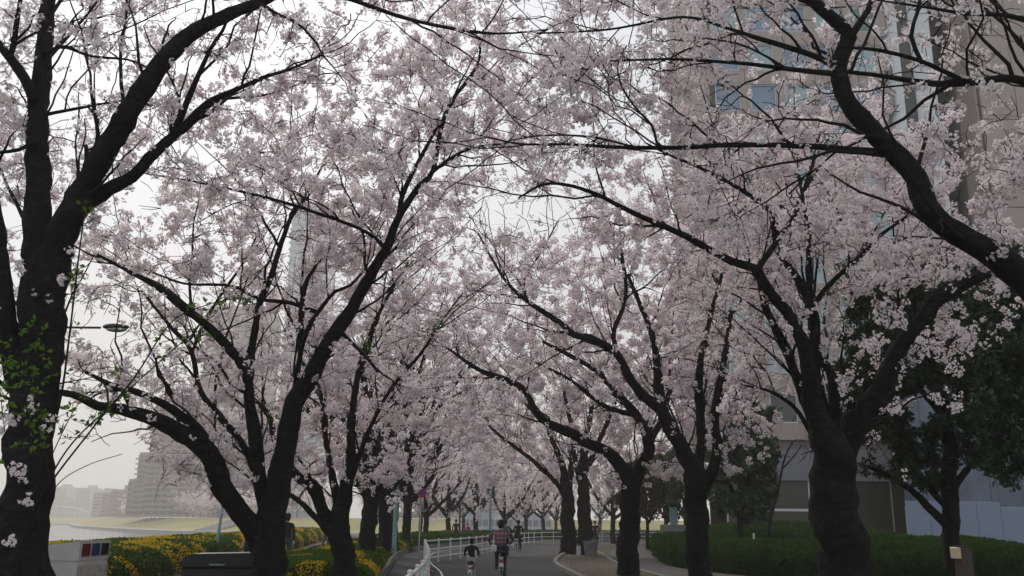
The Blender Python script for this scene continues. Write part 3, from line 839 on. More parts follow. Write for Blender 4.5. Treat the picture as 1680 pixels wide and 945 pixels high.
R3 = [traced([(1150, 1000, 41), (1148, 945, 38), (1144, 880, 36), (1143, 846, 35), (1140, 790, 36), (1124, 744, 26), (1096, 696, 23), (1083, 670, 21), (1055, 649, 17), (1029, 614, 15), (1013, 582, 13), (977, 557, 12), (943, 550, 11), (920, 530, 10), (893, 513, 9), (860, 490, 7), (827, 457, 5), (803, 417, 4), (783, 380, 3)], 24, 22),
      traced([(1086, 678, 18), (1080, 640, 16), (1078, 600, 13), (1070, 550, 10), (1050, 500, 8), (1030, 450, 6)], 23.6, 24),
      traced([(866, 494, 5), (860, 460, 4), (890, 410, 3), (913, 367, 2.5)], 22.4, 22.6),
      traced([(1142, 800, 20), (1150, 719, 16), (1147, 655, 14), (1150, 590, 11), (1165, 520, 8), (1185, 450, 6)], 24, 25),
      traced([(1146, 815, 22), (1166, 776, 18), (1178, 738, 16), (1172, 687, 15), (1178, 643, 13), (1190, 580, 10), (1200, 510, 7)], 24, 23.5),
      traced([(1010, 580, 8), (1008, 540, 8), (1022, 505, 7), (1027, 470, 7), (1022, 430, 6), (1018, 400, 4)], 22.8, 23)]
plan('cherry_tree', 'slim-necked cherry tree forking three ways, second trunk from the stout knobbly one', 'tree', R3, 1400, 1.3, 'mid', CHERRY,
          extra=[(820, 380, 1250, 640, 21, 26, 420), (1100, 560, 1260, 740, 22, 26, 120)], cscale=(.95, 1.45), spacing=.06)

R4 = [traced([(1028, 1010, 38), (1029, 945, 36), (1032, 880, 34), (1032, 846, 32), (1034, 795, 30), (1018, 765, 22), (997, 741, 19), (966, 728, 17), (940, 712, 17), (909, 700, 15), (883, 681, 12), (870, 658, 11), (855, 636, 10), (823, 620, 9), (788, 608, 8), (763, 592, 6), (737, 573, 4), (715, 560, 3)], 28, 26),
      traced([(1037, 805, 23), (1051, 766, 19), (1064, 738, 18), (1061, 712, 16), (1045, 684, 14), (1029, 662, 12), (1013, 646, 10), (980, 610, 8), (950, 592, 8), (915, 573, 6), (890, 560, 5)], 28, 27),
      traced([(1064, 738, 12), (1074, 709, 12), (1086, 687, 10), (1100, 640, 7)], 28, 29),
      traced([(1042, 682, 9), (997, 668, 8), (972, 652, 7), (930, 620, 5), (890, 600, 4)], 27.6, 28)]
plan('cherry_tree', 'cherry tree leaning a long bough over the cycle path, on the island nose', 'tree', R4, 1100, 1.4, 'mid', CHERRY,
          extra=[(720, 500, 1100, 740, 26, 32, 420)], cscale=(1.0, 1.6), spacing=.065)

R5 = [traced([(961, 916, 27), (959, 850, 22), (956, 790, 18), (958, 740, 13), (965, 700, 9), (975, 650, 6)], 46, 46),
      traced([(957, 800, 11), (943, 750, 8), (937, 700, 7), (925, 640, 5)], 46, 45), traced([(957, 780, 10), (985, 720, 8), (1010, 660, 5)], 46, 47)]
plan('cherry_tree', 'cherry tree beside the grey concrete pot, right one of the close pair on the island', 'tree', R5, 420, 1.7, 'far', CHERRY, cscale=(.9, 1.4), spacing=.11, jitter=.07)
R6 = [traced([(933, 914, 27), (932, 860, 23), (930, 815, 21), (926, 780, 13), (918, 750, 10), (905, 720, 7), (890, 690, 4)], 47, 46),
      traced([(928, 822, 9), (915, 795, 8), (883, 763, 7), (851, 738, 6), (807, 703, 4.5), (795, 680, 3)], 47, 44),
      traced([(931, 825, 12), (937, 770, 10), (940, 740, 7), (950, 700, 5)], 47, 48)]
plan('cherry_tree', 'cherry tree at the kerb of the island, left one of the close pair there', 'tree', R6, 480, 1.7, 'far', CHERRY, cscale=(.9, 1.4), spacing=.11, jitter=.07,
          extra=[(720, 640, 940, 790, 44, 52, 160)])

# the bare look of the big boughs: fewer blossoms hang in front of them
NEAR_D = np.full((240, 425), 1e9)
for a_, k_ in planned:
    for lb in a_[3]:
        c_ = catmull(np.array(lb, float), .06)
        px_, py_ = project(c_[:, :3]); rp = c_[:, 3] / c_[:, 1] * FPX
        for x_, y_, r_, d_ in zip(px_, py_, rp, c_[:, 1]):
            if r_ < 2.2: continue
            q_ = int(max(1, round(r_ / 4))); i_, j_ = int(x_ / 4), int(y_ / 4)
            if not (0 <= i_ < 425 and 0 <= j_ < 240): continue
            w_ = NEAR_D[max(0, j_ - q_):j_ + q_ + 1, max(0, i_ - q_):i_ + q_ + 1]
            np.minimum(w_, d_, out=w_)
def before_limb(p):
    px, py = project(p); i = (px / 4).astype(int); j = (py / 4).astype(int)
    ok = (i >= 0) & (i < 425) & (j >= 0) & (j < 240)
    d = np.full(len(p), 1e9); d[ok] = NEAR_D[j[ok], i[ok]]
    return (d < 1e8) & (p[:, 1] < d)
def in_front(p, tws):
    """which blossoms hang on the path side of the tree's own branches"""
    D_ = np.full((473, 841), 1e9)
    if len(tws):
        tt_ = np.linspace(0, 1, 8)[None, None, :, None]
        q = (tws[:, :-1, None] * (1 - tt_) + tws[:, 1:, None] * tt_).reshape(-1, 3)
        px, py = project(q); i, j = (px / 2).astype(int), (py / 2).astype(int)
        ok = (i >= 0) & (i < 840) & (j >= 0) & (j < 472)
        np.minimum.at(D_, (j[ok], i[ok]), q[ok, 1]); np.minimum.at(D_, (j[ok] + 1, i[ok]), q[ok, 1])
    px, py = project(p); i, j = (px / 2).astype(int), (py / 2).astype(int)
    ok = (i >= 0) & (i < 840) & (j >= 0) & (j < 472)
    d = np.full(len(p), 1e9); d[ok] = D_[j[ok], i[ok]]
    return (d < 1e8) & (p[:, 1] < d)
HERO = [make_tree(*a_, **k_) for a_, k_ in planned]

def tufts(tree, spots):
    base = np.array(tree.location)
    p = np.array([P(x + rng.normal(0, sx), y + rng.normal(0, sy), d + rng.normal(0, .25)) for x, y, d, sx, sy, n_ in spots for _ in range(n_)])
    c = [(V - base, F, m) for V, F, m in scatter(CL['young'], p, rng.uniform(.7, 1.1, len(p)))]
    link('young_leaves', mesh_from('young_leaves', c, [M['young_leaf']]), tree)["kind"] = 'stuff'
tufts(HERO[1], [(385, 490, 14.2, 14, 8, 9), (345, 505, 14.2, 14, 8, 8), (600, 575, 14.6, 8, 10, 12), (450, 690, 14.8, 8, 14, 10), (520, 560, 14.6, 20, 14, 6)])
tufts(HERO[2], [(690, 540, 19, 18, 8, 16), (720, 530, 19, 10, 6, 8), (640, 560, 19, 14, 10, 8)])
# trees of the left row behind, each grown on its own limbs
def free_limbs(x, y, h, spread, r, nl, fork, seed, z0=0.0, lean_=(0, 0)):
    r_ = np.random.default_rng(seed)
    top = np.array((x + lean_[0] * fork, y + lean_[1] * fork, z0 + fork))
    L = [[(x, y, z0, r), (x + lean_[0] * fork * .4 + r_.normal(0, .04), y, z0 + fork * .5, r * .88), (*top, r * .85), (*(top + np.array((r_.normal(0, .2), r_.normal(0, .2), h * .2))), r * .6),
          (*(top + np.array((r_.normal(0, .5), r_.normal(0, .5), h * .45))), r * .35), (*(top + np.array((r_.normal(0, .6), r_.normal(0, .6), h - fork))), r * .1)]]
    for k in range(nl):
        a = 2 * math.pi * (k + r_.uniform(-.25, .25)) / nl + seed
        hh = r_.uniform(.55, .9) * (h - fork); sp = spread * r_.uniform(.7, 1.1)
        st = top + np.array((0, 0, r_.uniform(-.25, .3)))
        pts = []
        for u in (0, .15, .35, .6, .8, 1):
            rad = u ** .85 * sp
            pts.append((st[0] + math.cos(a) * rad + r_.normal(0, .12 * u * sp * .3), st[1] + math.sin(a) * rad + r_.normal(0, .1 * u), st[2] + hh * (u ** 1.1), r * .6 * (1 - u) + .012))
        L.append(pts)
        q = pts[2]; a2 = a + r_.choice((-1, 1)) * r_.uniform(.5, .9)
        L.append([(q[0], q[1], q[2], q[3] * .75)] + [(q[0] + math.cos(a2) * sp * u, q[1] + math.sin(a2) * sp * u, q[2] + hh * u * .9, q[3] * .7 * (1 - u) + .01) for u in (.2, .45, .7)])
    return L

rows = [(606, 31, 9.5, 'dark cherry tree right behind the hooped-limb one in the shrub bed', .30),
        (630, 36, 9.8, 'cherry tree left of the tall teal pole, its trunk touching the hedge', .28),
        (644, 43, 9.8, 'cherry tree whose trunk the tall teal pole covers in part', .27),
        (667, 50, 9.5, 'cherry tree between the teal pole and the no-parking sign', .26)]
for i, (px, d, h, lab, r) in enumerate(rows):
    make_tree('cherry_tree', lab, 'tree', free_limbs(PX(px, d), d, h, 3.6, r, 5, 2.3 + .3 * (i % 2), 31 + i), 430, 1.35, 'far', CHERRY,
              cscale=(.8, 1.25), spacing=.10, jitter=.06, pymax=770)

# farther trees: three grown kinds, copied along the bend and the far bank
def base_tree(seed, h, spread, nl, nt, kind, cs, spc, jit, sig):
    t = make_tree('cherry_tree', 'x', 'tree', free_limbs(0, 0, h, spread, .22, nl, 2.0, seed), nt, sig, kind, CHERRY, use_cover=False, cscale=cs, spacing=spc, jitter=jit, petal=M['petal_far'])
    return t
protoA = base_tree(51, 9.5, 4.0, 5, 430, 'far', (1.1, 1.8), .12, .09, 1.2)
protoB = base_tree(52, 9.0, 4.4, 4, 430, 'far', (1.1, 1.8), .12, .09, 1.2)
protoC = base_tree(53, 9.5, 4.2, 5, 260, 'vfar', (1.2, 2.0), .2, .15, 1.3)
protos = [protoA, protoB, protoC]
used = set()
def place_tree(k, x, y, z, s, rz, label, group):
    p = protos[k]
    t = p if k not in used else copy_tree(p)
    used.add(k)
    t.location = (x, y, z); t.rotation_euler = (0, 0, rz); t.scale = (s, s, s)
    tag(t, label, 'tree', group)
    return t
bend = [(699, 62, 'bend cherry tree right behind the no-parking sign'), (735, 74, 'bend cherry tree left of the man in black'), (780, 80, 'bend cherry tree right of the red hood'),
        (827, 88, 'bend cherry tree above the plaid rider'), (863, 98, 'bend cherry tree just right of the dark rider'), (891, 106, 'bend cherry tree second to the right of the dark rider'),
        (912, 118, 'bend cherry tree next to the island trunks, thin'), (1006, 74, 'small cherry tree seen between the leaning tree and the concrete pot'),
        (760, 120, 'cherry tree behind the bend, pale crown only'), (850, 135, 'cherry tree farthest behind the bend'), (690, 95, 'cherry tree behind the shrub bed, crown above the lawn'), (985, 112, 'cherry tree at the far end of the right pavement')]
for i, (px, d, lab) in enumerate(bend):
    place_tree(i % 2, PX(px, d), d, 0, (.92, 1.0, 1.08)[i % 3], i * 1.7 + .4, lab, 'cherry trees round the bend')
for i in range(19):
    k = 14 + i * 1.15
    q = e3[min(int(k) + 1, len(e3) - 1)] if False else None
bank = away(FE, 40)
arc = np.concatenate([[0], np.cumsum(np.linalg.norm(np.diff(bank, axis=0), axis=1))])
s0 = np.interp(-300, bank[:, 0], arc)
for i in range(46):
    s_ = s0 + i * 12.5 + rng.uniform(-3, 3)
    x, y = np.interp(s_, arc, bank[:, 0]), np.interp(s_, arc, bank[:, 1])
    place_tree(2, x, y, 2.6, rng.uniform(.85, 1.15), rng.uniform(0, 6), 'hazy pink cherry tree in the row on the far river bank', 'cherry row on the far bank')

# evergreens on the right
def ever(name, label, limbs, extra, kind, m, n_t=0, sig=.8, group=None, spacing=.06, cs=(.8, 1.3), base_z=0.0, lean=.5):
    return make_tree(name, label, 'tree', limbs, n_t, sig, kind, group, extra=extra, use_cover=False, side=0, spacing=spacing, cscale=cs, petal=m, base_z=base_z, lean=lean)
E1 = [traced([(1561, 935, 30), (1561, 863, 26), (1558, 819, 25), (1558, 746, 23), (1550, 673, 19), (1536, 622, 16), (1525, 560, 12), (1515, 500, 7)], 22, 22),
      traced([(1556, 865, 15), (1525, 834, 13), (1496, 804, 10), (1444, 775, 7), (1410, 760, 4)], 22, 21.5), traced([(1555, 835, 11), (1528, 804, 9), (1492, 761, 7), (1474, 739, 5), (1450, 700, 3)], 22, 22.6),
      traced([(1562, 805, 13), (1576, 783, 11), (1605, 746, 9), (1625, 720, 5)], 22, 21.5), traced([(1552, 690, 11), (1510, 640, 9), (1465, 600, 6), (1430, 580, 4)], 22, 21.4), traced([(1550, 680, 9), (1585, 620, 8), (1610, 560, 5)], 22, 22)]
ever('evergreen_tree', 'dark broadleaf evergreen with crooked low limbs in front of the white hoarding', E1,
     [(1385, 440, 1600, 640, 20.5, 23.5, 520), (1375, 600, 1480, 720, 20.5, 23, 170), (1420, 690, 1560, 800, 20.8, 23, 70), (1570, 640, 1640, 760, 21, 23, 70), (1480, 400, 1640, 520, 20.5, 23, 140)], 'ever', M['ever_leaf'], base_z=.5)
E2 = [traced([(1710, 1000, 40), (1708, 800, 34), (1700, 640, 26), (1690, 500, 18), (1685, 400, 10)], 18, 18), traced([(1704, 720, 14), (1670, 660, 10), (1630, 610, 6)], 18, 17.5), traced([(1698, 620, 12), (1650, 560, 9), (1620, 500, 5)], 18, 18)]
ever('evergreen_tree', 'dark evergreen mass cut by the right edge of the view', E2, [(1600, 400, 1760, 700, 16.5, 19.5, 560), (1630, 640, 1760, 790, 16.5, 19, 150)], 'ever', M['ever_leaf'])
E3 = [traced([(1215, 905, 12), (1215, 830, 10), (1218, 760, 8), (1222, 690, 5)], 40, 40), traced([(1215, 830, 6), (1195, 790, 5), (1180, 750, 3)], 40, 39), traced([(1216, 800, 6), (1245, 760, 5), (1260, 720, 3)], 40, 40)]
ever('evergreen_tree', 'dark rounded evergreen between two cherry trunks, low on the building', E3, [(1172, 665, 1268, 850, 38, 42, 420)], 'olive', M['ever_leaf'], spacing=.12)
for i, (px, d, h, lab) in enumerate([(1062, 58, 5.2, 'rust tinged leafy tree left one behind the leaning cherry'), (1092, 62, 5.8, 'rust tinged leafy tree right of the stone block'), (1125, 56, 5.6, 'olive leafy tree hidden partly by the three-way cherry trunk')]):
    x = PX(px, d)
    ever('leafy_tree', lab, free_limbs(x, d, h, 1.5, .12, 4, 1.7, 70 + i), [], 'olive', M['olive_leaf'] if i < 2 else M['ever_leaf'], 260, .6, 'leafy trees behind the pavement', spacing=.12)
sap = [traced([(1262, 862, 5), (1270, 830, 4), (1279, 790, 4), (1288, 750, 3), (1300, 725, 2)], 36, 36), traced([(1276, 800, 3), (1262, 775, 2), (1255, 755, 1.5)], 36), traced([(1283, 770, 3), (1305, 745, 2), (1315, 730, 1.5)], 36)]
make_tree('young_tree', 'thin bare sapling against the ground-floor glazing', 'tree', sap, 40, .35, 'young', None, use_cover=False, side=0, spacing=2.0, petal=M['young_leaf'], base_z=.6)

# leafy shoots before the left trunk
def shoots():
    root = empty('leafy_shoot', (PX(60, 8.6), 8.6, 0))
    base = np.array(root.location)
    tag(root, 'thin young shoots with fresh green leaves rising before the left cherry trunk', 'plant')
    lines = [[(10, 1250, 11), (28, 945, 9), (60, 800, 8), (98, 660, 7), (115, 540, 6), (128, 430, 5), (140, 340, 3.5), (150, 300, 2)],
             [(20, 960, 7), (60, 830, 6), (150, 705, 5.5), (220, 620, 5), (280, 530, 4), (340, 500, 3), (395, 488, 2)],
             [(30, 900, 6), (105, 745, 5), (200, 650, 4), (300, 560, 3), (330, 540, 2)],
             [(70, 940, 6), (60, 800, 5), (45, 680, 4), (40, 590, 3), (60, 520, 2)], [(66, 980, 5), (35, 820, 4), (10, 720, 3), (0, 640, 2)],
             [(40, 850, 3.5), (112, 690, 3), (150, 640, 2.5), (190, 615, 2)], [(50, 880, 4), (90, 800, 3), (140, 765, 2.5), (200, 745, 2)]]
    twig, leafp, flow = MB(), [], []
    for i, ln in enumerate(lines):
        q = catmull(traced(ln, 8.6, 8.3 + .15 * (i % 3)), .06)
        if i in (0,):
            q[0, 2] = 0
        twig.tube(q[:, :3] - base, np.maximum(q[:, 3] * .55, .003), 5)
        for p in q[len(q) // 4:]:
            px, py = project(p[:3]); py = py[0]; px = px[0]
            if py < 720 and rng.random() < (.55 if (py > 520 and px < 110) else .40): leafp.append(p[:3] + rng.normal(0, .05 if px < 110 else .02, 3))
    for _ in range(48):
        leafp.append(P(rng.normal(30, 34), rng.normal(620, 65), rng.uniform(8.2, 8.8)))
    for px, py in ((14, 772), (20, 690), (98, 455), (120, 415), (50, 665), (18, 886), (80, 700), (32, 775), (45, 820), (10, 686)):
        for _ in range(3): flow.append(P(px + rng.normal(0, 5), py + rng.normal(0, 5), 8.4))
    twig.build('shoots', M['twig'], root, smooth=True)
    lp = np.array(leafp)
    c = [(V - base, F, m) for V, F, m in scatter(CL['young'], lp, rng.uniform(.8, 1.3, len(lp)))]
    link('leaves', mesh_from('leaves', c, [M['young_leaf']]), root)["kind"] = 'stuff'
    fp = np.array(flow)
    c = [(V - base, F, m) for V, F, m in scatter(CL['near'], fp, rng.uniform(.8, 1.1, len(fp)))]
    link('blossoms', mesh_from('blossoms', c, [M['petal'], M['calyx']]), root)["kind"] = 'stuff'
shoots()

# ------------------------------------------------------------------ hedges and mounds
def fnoise(x, y, s=1.0, seed=0.0):
    return (np.sin(x * 1.7 * s + seed) * np.cos(y * 1.3 * s + seed * 2) + .6 * np.sin(x * 3.9 * s + 1 + y * 2.1 * s) + .4 * np.sin(y * 5.3 * s - x * 4.1 * s + seed)) / 2

def leaf_quads(p, nrm, size, aspect=.5):
    n_ = len(p)
    d = rng.normal(size=(n_, 3)) + nrm * .7; d /= np.linalg.norm(d, axis=1, keepdims=True)
    s = np.cross(d, rng.normal(size=(n_, 3))); s /= np.linalg.norm(s, axis=1, keepdims=True)
    L = (size * rng.uniform(.6, 1.3, n_))[:, None]
    V = np.stack([p - d * L * .3, p + d * L * .25 + s * L * aspect, p + d * L, p + d * L * .25 - s * L * aspect], axis=1)
    return V.reshape(-1, 3), np.arange(n_ * 4).reshape(-1, 4)

def hedge(name, label, left, right, h, nleaf, size, mats, yellow=0.0, seed=1.0, dens_near=True, cat='hedge', bumps=.10):
    """planting between two ground polylines; rounded edges, lumpy top, leaves all over; mats: core, leaf, (second leaf)"""
    Lp, Rp = np.array(left, float), np.array(right, float)
    n_ = len(Lp); prof = [(0, 0), (.0, .55), (.06, .88), (.2, 1), (.4, 1.02), (.6, 1.02), (.8, 1), (.94, .88), (1, .55), (1, 0)]
    V = []
    for i in range(n_):
        for u, z in prof:
            p = Lp[i] * (1 - u) + Rp[i] * u
            zz = h * z * (1 + bumps * fnoise(p[0], p[1], 1.0, seed)) if z else 0.0
            end = min(1, (i + .0) / 1.0, (n_ - 1 - i) / 1.0) if n_ > 2 else 1
            V.append((p[0] + .07 * fnoise(p[1] * 2, z * 3 + p[0], 1, seed), p[1], zz * (.0 if end == 0 else 1)))
    V = np.array(V); k = len(prof)
    F = np.array([(i * k + j, i * k + j + 1, (i + 1) * k + j + 1, (i + 1) * k + j) for i in range(n_ - 1) for j in range(k - 1)])
    c0 = V.mean(axis=0); c0[2] = 0
    root = empty(name, c0); tag(root, label, cat)
    link('branches', mesh_from('branches', [(V - c0, F, 0)], [mats[0]], True), root)
    a, b_, c, d = (V[F[:, q]] for q in range(4))
    nr = np.cross(b_ - a, d - a); ar = np.linalg.norm(nr, axis=1) + 1e-9; nr = nr / ar[:, None]
    ctr = V.reshape(n_, k, 3).mean(axis=1); fi_c = ctr[np.arange(len(F)) // (k - 1)]
    flip = ((a - fi_c) * nr).sum(1) < 0; nr[flip] *= -1
    wgt = ar / np.maximum((a[:, 1]), 8) ** (1.0 if dens_near else 0); wgt /= wgt.sum()
    fi = rng.choice(len(F), nleaf, p=wgt); u, v = rng.random((2, nleaf, 1))
    p = (a[fi] * (1 - u) + b_[fi] * u) * (1 - v) + (d[fi] * (1 - u) + c[fi] * u) * v + nr[fi] * rng.uniform(-.04, .06, (nleaf, 1))
    sz = size * np.maximum(1, p[:, 1] / 30)
    Vl, Fl = leaf_quads(p, nr[fi], sz)
    mi = np.zeros(nleaf, int)
    if yellow > 0:
        q = fnoise(p[:, 0] * 1.1, p[:, 1] * .55 + p[:, 2], 1.0, seed + 3)
        mi = (q + rng.normal(0, .07, nleaf) > np.quantile(q, 1 - yellow)).astype(int)
    link('leaves', mesh_from('leaves', [(Vl - c0, Fl, mi)], list(mats[1:])), root)["kind"] = 'stuff'
    return root

def resample(pts, n_):
    p = smooth_line(pts, 8); s = np.concatenate([[0], np.cumsum(np.linalg.norm(np.diff(p, axis=0), axis=1))])
    t = np.linspace(0, s[-1], n_)
    return np.stack([np.interp(t, s, p[:, 0]), np.interp(t, s, p[:, 1])], 1)

GY = (M['hedge_core'], M['hedge_green'], M['hedge_yellow'])
hedge('hedge', 'clipped green and golden yellow hedge along the river behind the recycling bin', resample([(-12.0, 13), (-12.4, 22), (-14.4, 48), (-18.2, 80)], 60),
      resample([(-8.7, 13), (-9.1, 22), (-11.4, 48), (-15.6, 80)], 60), .86, 64000, .058, GY, .40, 1.0)
hedge('shrub_bed', 'low green shrub bed with yellow fringe under the left cherry row', resample([(-6.6, 20), (-6.9, 26), (-7.5, 36), (-8.7, 48), (-8.9, 56)], 46),
      resample([(-2.95, 20), (-3.75, 28), (-4.6, 36), (-5.2, 44), (-5.1, 52)], 46), .58, 52000, .052, GY, .24, 4.0, cat='shrubs')
hedge('hedge', 'plain green hedge following the white fence round the bend', resample([(-8.6, 55), (-7.2, 62), (-4.4, 76), (2.5, 87), (14, 93), (30, 97)], 50),
      resample([(-5.3, 51), (-4.6, 58), (-2.4, 71.5), (4, 82.5), (14, 88), (30, 92)], 50), .80, 16000, .05, (M['hedge_core'], M['hedge_green']), 0, 2.0, dens_near=False)

def mound(name, label, c, rx, ry, h, nleaf, size, mats, rz=0.0, seed=0.0, zb=0.0, flat=2.6):
    nu, nv = 48, 12
    V = []
    for j in range(nv + 1):
        rr = j / nv
        for i in range(nu):
            a = 2 * math.pi * i / nu
            x, y = rx * rr * math.cos(a), ry * rr * math.sin(a)
            X, Y = c[0] + x * math.cos(rz) - y * math.sin(rz), c[1] + x * math.sin(rz) + y * math.cos(rz)
            z = h * (1 - rr ** flat) ** .55 * (1 + .10 * fnoise(X, Y, .9, seed))
            V.append((X, Y, zb + max(z, -.05)))
    V = np.array(V)
    F = np.array([(j * nu + i, j * nu + (i + 1) % nu, (j + 1) * nu + (i + 1) % nu, (j + 1) * nu + i) for j in range(nv) for i in range(nu)])
    c0 = np.array((c[0], c[1], 0.0))
    root = empty(name, c0); tag(root, label, 'shrub')
    link('branches', mesh_from('branches', [(V - c0, F[:, ::-1], 0)], [mats[0]], True), root)
    a, b_, cc, d = (V[F[:, q]] for q in range(4))
    nr = np.cross(cc - a, d - b_); ar = np.linalg.norm(nr, axis=1) + 1e-12; nr /= ar[:, None]; nr[nr[:, 2] < 0] *= -1
    fi = rng.choice(len(F), nleaf, p=ar / ar.sum()); u, v = rng.random((2, nleaf, 1))
    p = (a[fi] * (1 - u) + b_[fi] * u) * (1 - v) + (d[fi] * (1 - u) + cc[fi] * u) * v + nr[fi] * rng.uniform(-.03, .05, (nleaf, 1))
    Vl, Fl = leaf_quads(p, nr[fi], np.full(nleaf, size))
    link('leaves', mesh_from('leaves', [(Vl - c0, Fl, 0)], list(mats[1:])), root)["kind"] = 'stuff'
    return root
DK = (M['hedge_core'], M['hedge_dark']); GR = (M['hedge_core'], M['hedge_green'])
hedge('hedge', 'dark clipped hedge rounding the corner of the right pavement', resample([(8.9, 60), (7.4, 48), (6.1, 37), (6.4, 32), (7.8, 28), (10.5, 24.5), (14.5, 22)], 60),
      resample([(12.5, 60), (11.2, 48), (9.9, 39), (9.9, 35), (10.8, 32), (13, 29), (16.5, 26.5)], 60), .95, 60000, .06, DK, 0, 6.0)
mound('clipped_shrub', 'broad green clipped shrub mound before the left part of the building', (13.5, 46), 6.5, 8, 1.6, 26000, .07, DK, seed=2)
mound('clipped_shrub', 'low clipped shrub mound right of the stout cherry trunk', (13.4, 30.5), 4.6, 3.2, 1.15, 26000, .06, DK, seed=5)
mound('clipped_shrub', 'clipped shrub mound in front of the ground-floor glazing', (18, 40), 6.0, 4.0, 1.1, 16000, .06, GR, seed=7)

# ------------------------------------------------------------------ right: office building
def wall_box(mb, x0, x1, y0, y1, z0, z1, m=0): mb.box(((x0 + x1) / 2, (y0 + y1) / 2, (z0 + z1) / 2), (x1 - x0, y1 - y0, z1 - z0), m)
def office():
    D = 58.0
    root = empty('office_building', (22, D + 6, 0)); b0 = np.array((22, D + 6, 0.0))
    tag(root, 'tall beige stone office block with rows of teal windows on the right', 'building')
    bay, flr = 2.46, 3.07
    xl = P(1153, 100, D)[0]                        # left edge
    xr = xl + 5 * bay + .5                          # end of the windowed block
    zf = P(1300, 738, D)[2]                         # underside of the upper floors
    nfl = 12; top = zf + .6 + nfl * flr
    core = MB(); wall_box(core, xl, xr, D + .35, D + 13, zf, top)
    core.add(core.c[0][0] * 0 + 0, core.c[0][1][:0], 0) if False else None
    V = [(v - b0, f, m) for v, f, m in core.c]
    core.c = V; core.build('wall', M['granite_dark'], root)
    # panels (each its own piece) and windows
    sp = MB().box((0, 0, 0), (bay - .03, .16, flr - 1.95 - .03), bev=.012); spm = mesh_from('stone_panel', sp.c, [M['granite']])
    pr = MB().box((0, 0, 0), (bay - 1.72 - .03, .16, 1.95 - .03), bev=.012); prm = mesh_from('stone_panel', pr.c, [M['granite']])
    fr = MB()
    for x, z, sx, sz in ((0, .96, 1.74, .06), (0, -.96, 1.74, .06), (-.84, 0, .06, 1.86), (.84, 0, .06, 1.86)): fr.box((x, 0, z), (sx, .10, sz))
    frm = mesh_from('window', fr.c, [M['alu']])
    def pane_mesh(m): return mesh_from('pane', MB().box((0, .05, 0), (1.62, .02, 1.86)).c, [m])
    panes = [pane_mesh(M['glass_teal']), pane_mesh(M['glass_blue']), pane_mesh(M['glass_green']), pane_mesh(M['glass_dark'])]
    for f in range(nfl):
        z0 = zf + .6 + f * flr
        for k in range(5):
            cx = xl + .45 + (k + .5) * bay
            link('stone_panel', spm, root, (cx - b0[0], D + .24 - b0[1], z0 + (flr - 1.95) / 2))
            link('stone_panel', prm, root, (cx + bay / 2 - b0[0], D + .24 - b0[1], z0 + (flr - 1.95) + .975))
            wdw = link('window', frm, root, (cx - b0[0] + .0, D + .27 - b0[1], z0 + (flr - 1.95) + .975))
            q = 3 if f == 0 else (2 if (f + k) % 7 == 6 else (1 if f >= 7 and (k + f) % 3 else 0))
            link('pane', panes[q], wdw)
        e = MB().box((0, 0, 0), (.42, .16, flr - .03), bev=.012)
        if f == 0: em = mesh_from('stone_panel', e.c, [M['granite']])
        link('stone_panel', em, root, (xl + .21 - b0[0], D + .24 - b0[1], z0 + flr / 2))
    # beam under the upper floors, ground floor glazing
    q = MB(); wall_box(q, xl, xr + 10, D - .25, D + 3, zf - 1.9, zf - .002); q.c = [(v - b0, f, m) for v, f, m in q.c]; q.build('soffit_beam', M['beam'], root)
    q = MB(); wall_box(q, xl, xr + 10, D + 4, D + 4.2, .5, zf - 1.9); q.c = [(v - b0, f, m) for v, f, m in q.c]; q.build('lobby_wall', M['interior'], root)
    q = MB(); wall_box(q, xl, xr + 10, D - .3, D + 4, .3, .92); q.c = [(v - b0, f, m) for v, f, m in q.c]; q.build('plinth', M['concrete'], root)
    gw = 2.55
    gm = mesh_from('pane', MB().box((0, 0, 0), (gw - .08, .03, zf - 1.9 - .95)).c, [M['glass_olive']])
    mm = mesh_from('mullion', MB().box((0, 0, 0), (.07, .14, zf - 1.9 - .93)).c, [M['alu']])
    for k in range(9):
        x = xl + .2 + k * gw
        link('mullion', mm, root, (x - b0[0], D + .05 - b0[1], (zf - 1.9 + .93) / 2))
        link('pane', gm, root, (x + gw / 2 - b0[0], D + .08 - b0[1], (zf - 1.9 + .93) / 2))
    q = MB(); wall_box(q, xl + .3, xl + 6.6, D - .02, D + .16, 2.35, 2.5); q.c = [(v - b0, f, m) for v, f, m in q.c]; q.build('transom', M['alu'], root)
    for f in range(2):
        pass
    # folded glass bay next to the windows, then the big-panelled block
    bx = xr
    g = MB()
    for k in range(4):
        x0 = bx + k * 1.15
        yb = D + (.9 if k % 2 == 0 else .1)
        ya = D + (.1 if k % 2 == 0 else .9)
        V = np.array([(x0, yb, zf - .0), (x0 + 1.1, ya, zf), (x0 + 1.1, ya, top), (x0, yb, top), (x0, yb + .1, zf), (x0 + 1.1, ya + .1, zf), (x0 + 1.1, ya + .1, top), (x0, yb + .1, top)]) - b0
        link('glass_fin', mesh_from('glass_fin', [(V, [(0, 1, 2, 3), (5, 4, 7, 6), (0, 4, 5, 1), (1, 5, 6, 2), (3, 2, 6, 7), (4, 0, 3, 7)], 0)], [M['glass_dark'] if k % 2 else M['alu']]), root)
    wl = MB(); wall_box(wl, bx, bx + 4.7, D + 1.2, D + 12, zf, top); wl.c = [(v - b0, f, m) for v, f, m in wl.c]; wl.build('wall', M['granite_dark'], root)
    x2 = bx + 4.7
    wl = MB(); wall_box(wl, x2, x2 + 14, D - 2.7, D + 12, 0, top + 1); wl.c = [(v - b0, f, m) for v, f, m in wl.c]; wl.build('wall', M['granite_dark'], root)
    bp = mesh_from('stone_panel', MB().box((0, 0, 0), (2.3, .16, 3.0), bev=.015).c, [M['granite']])
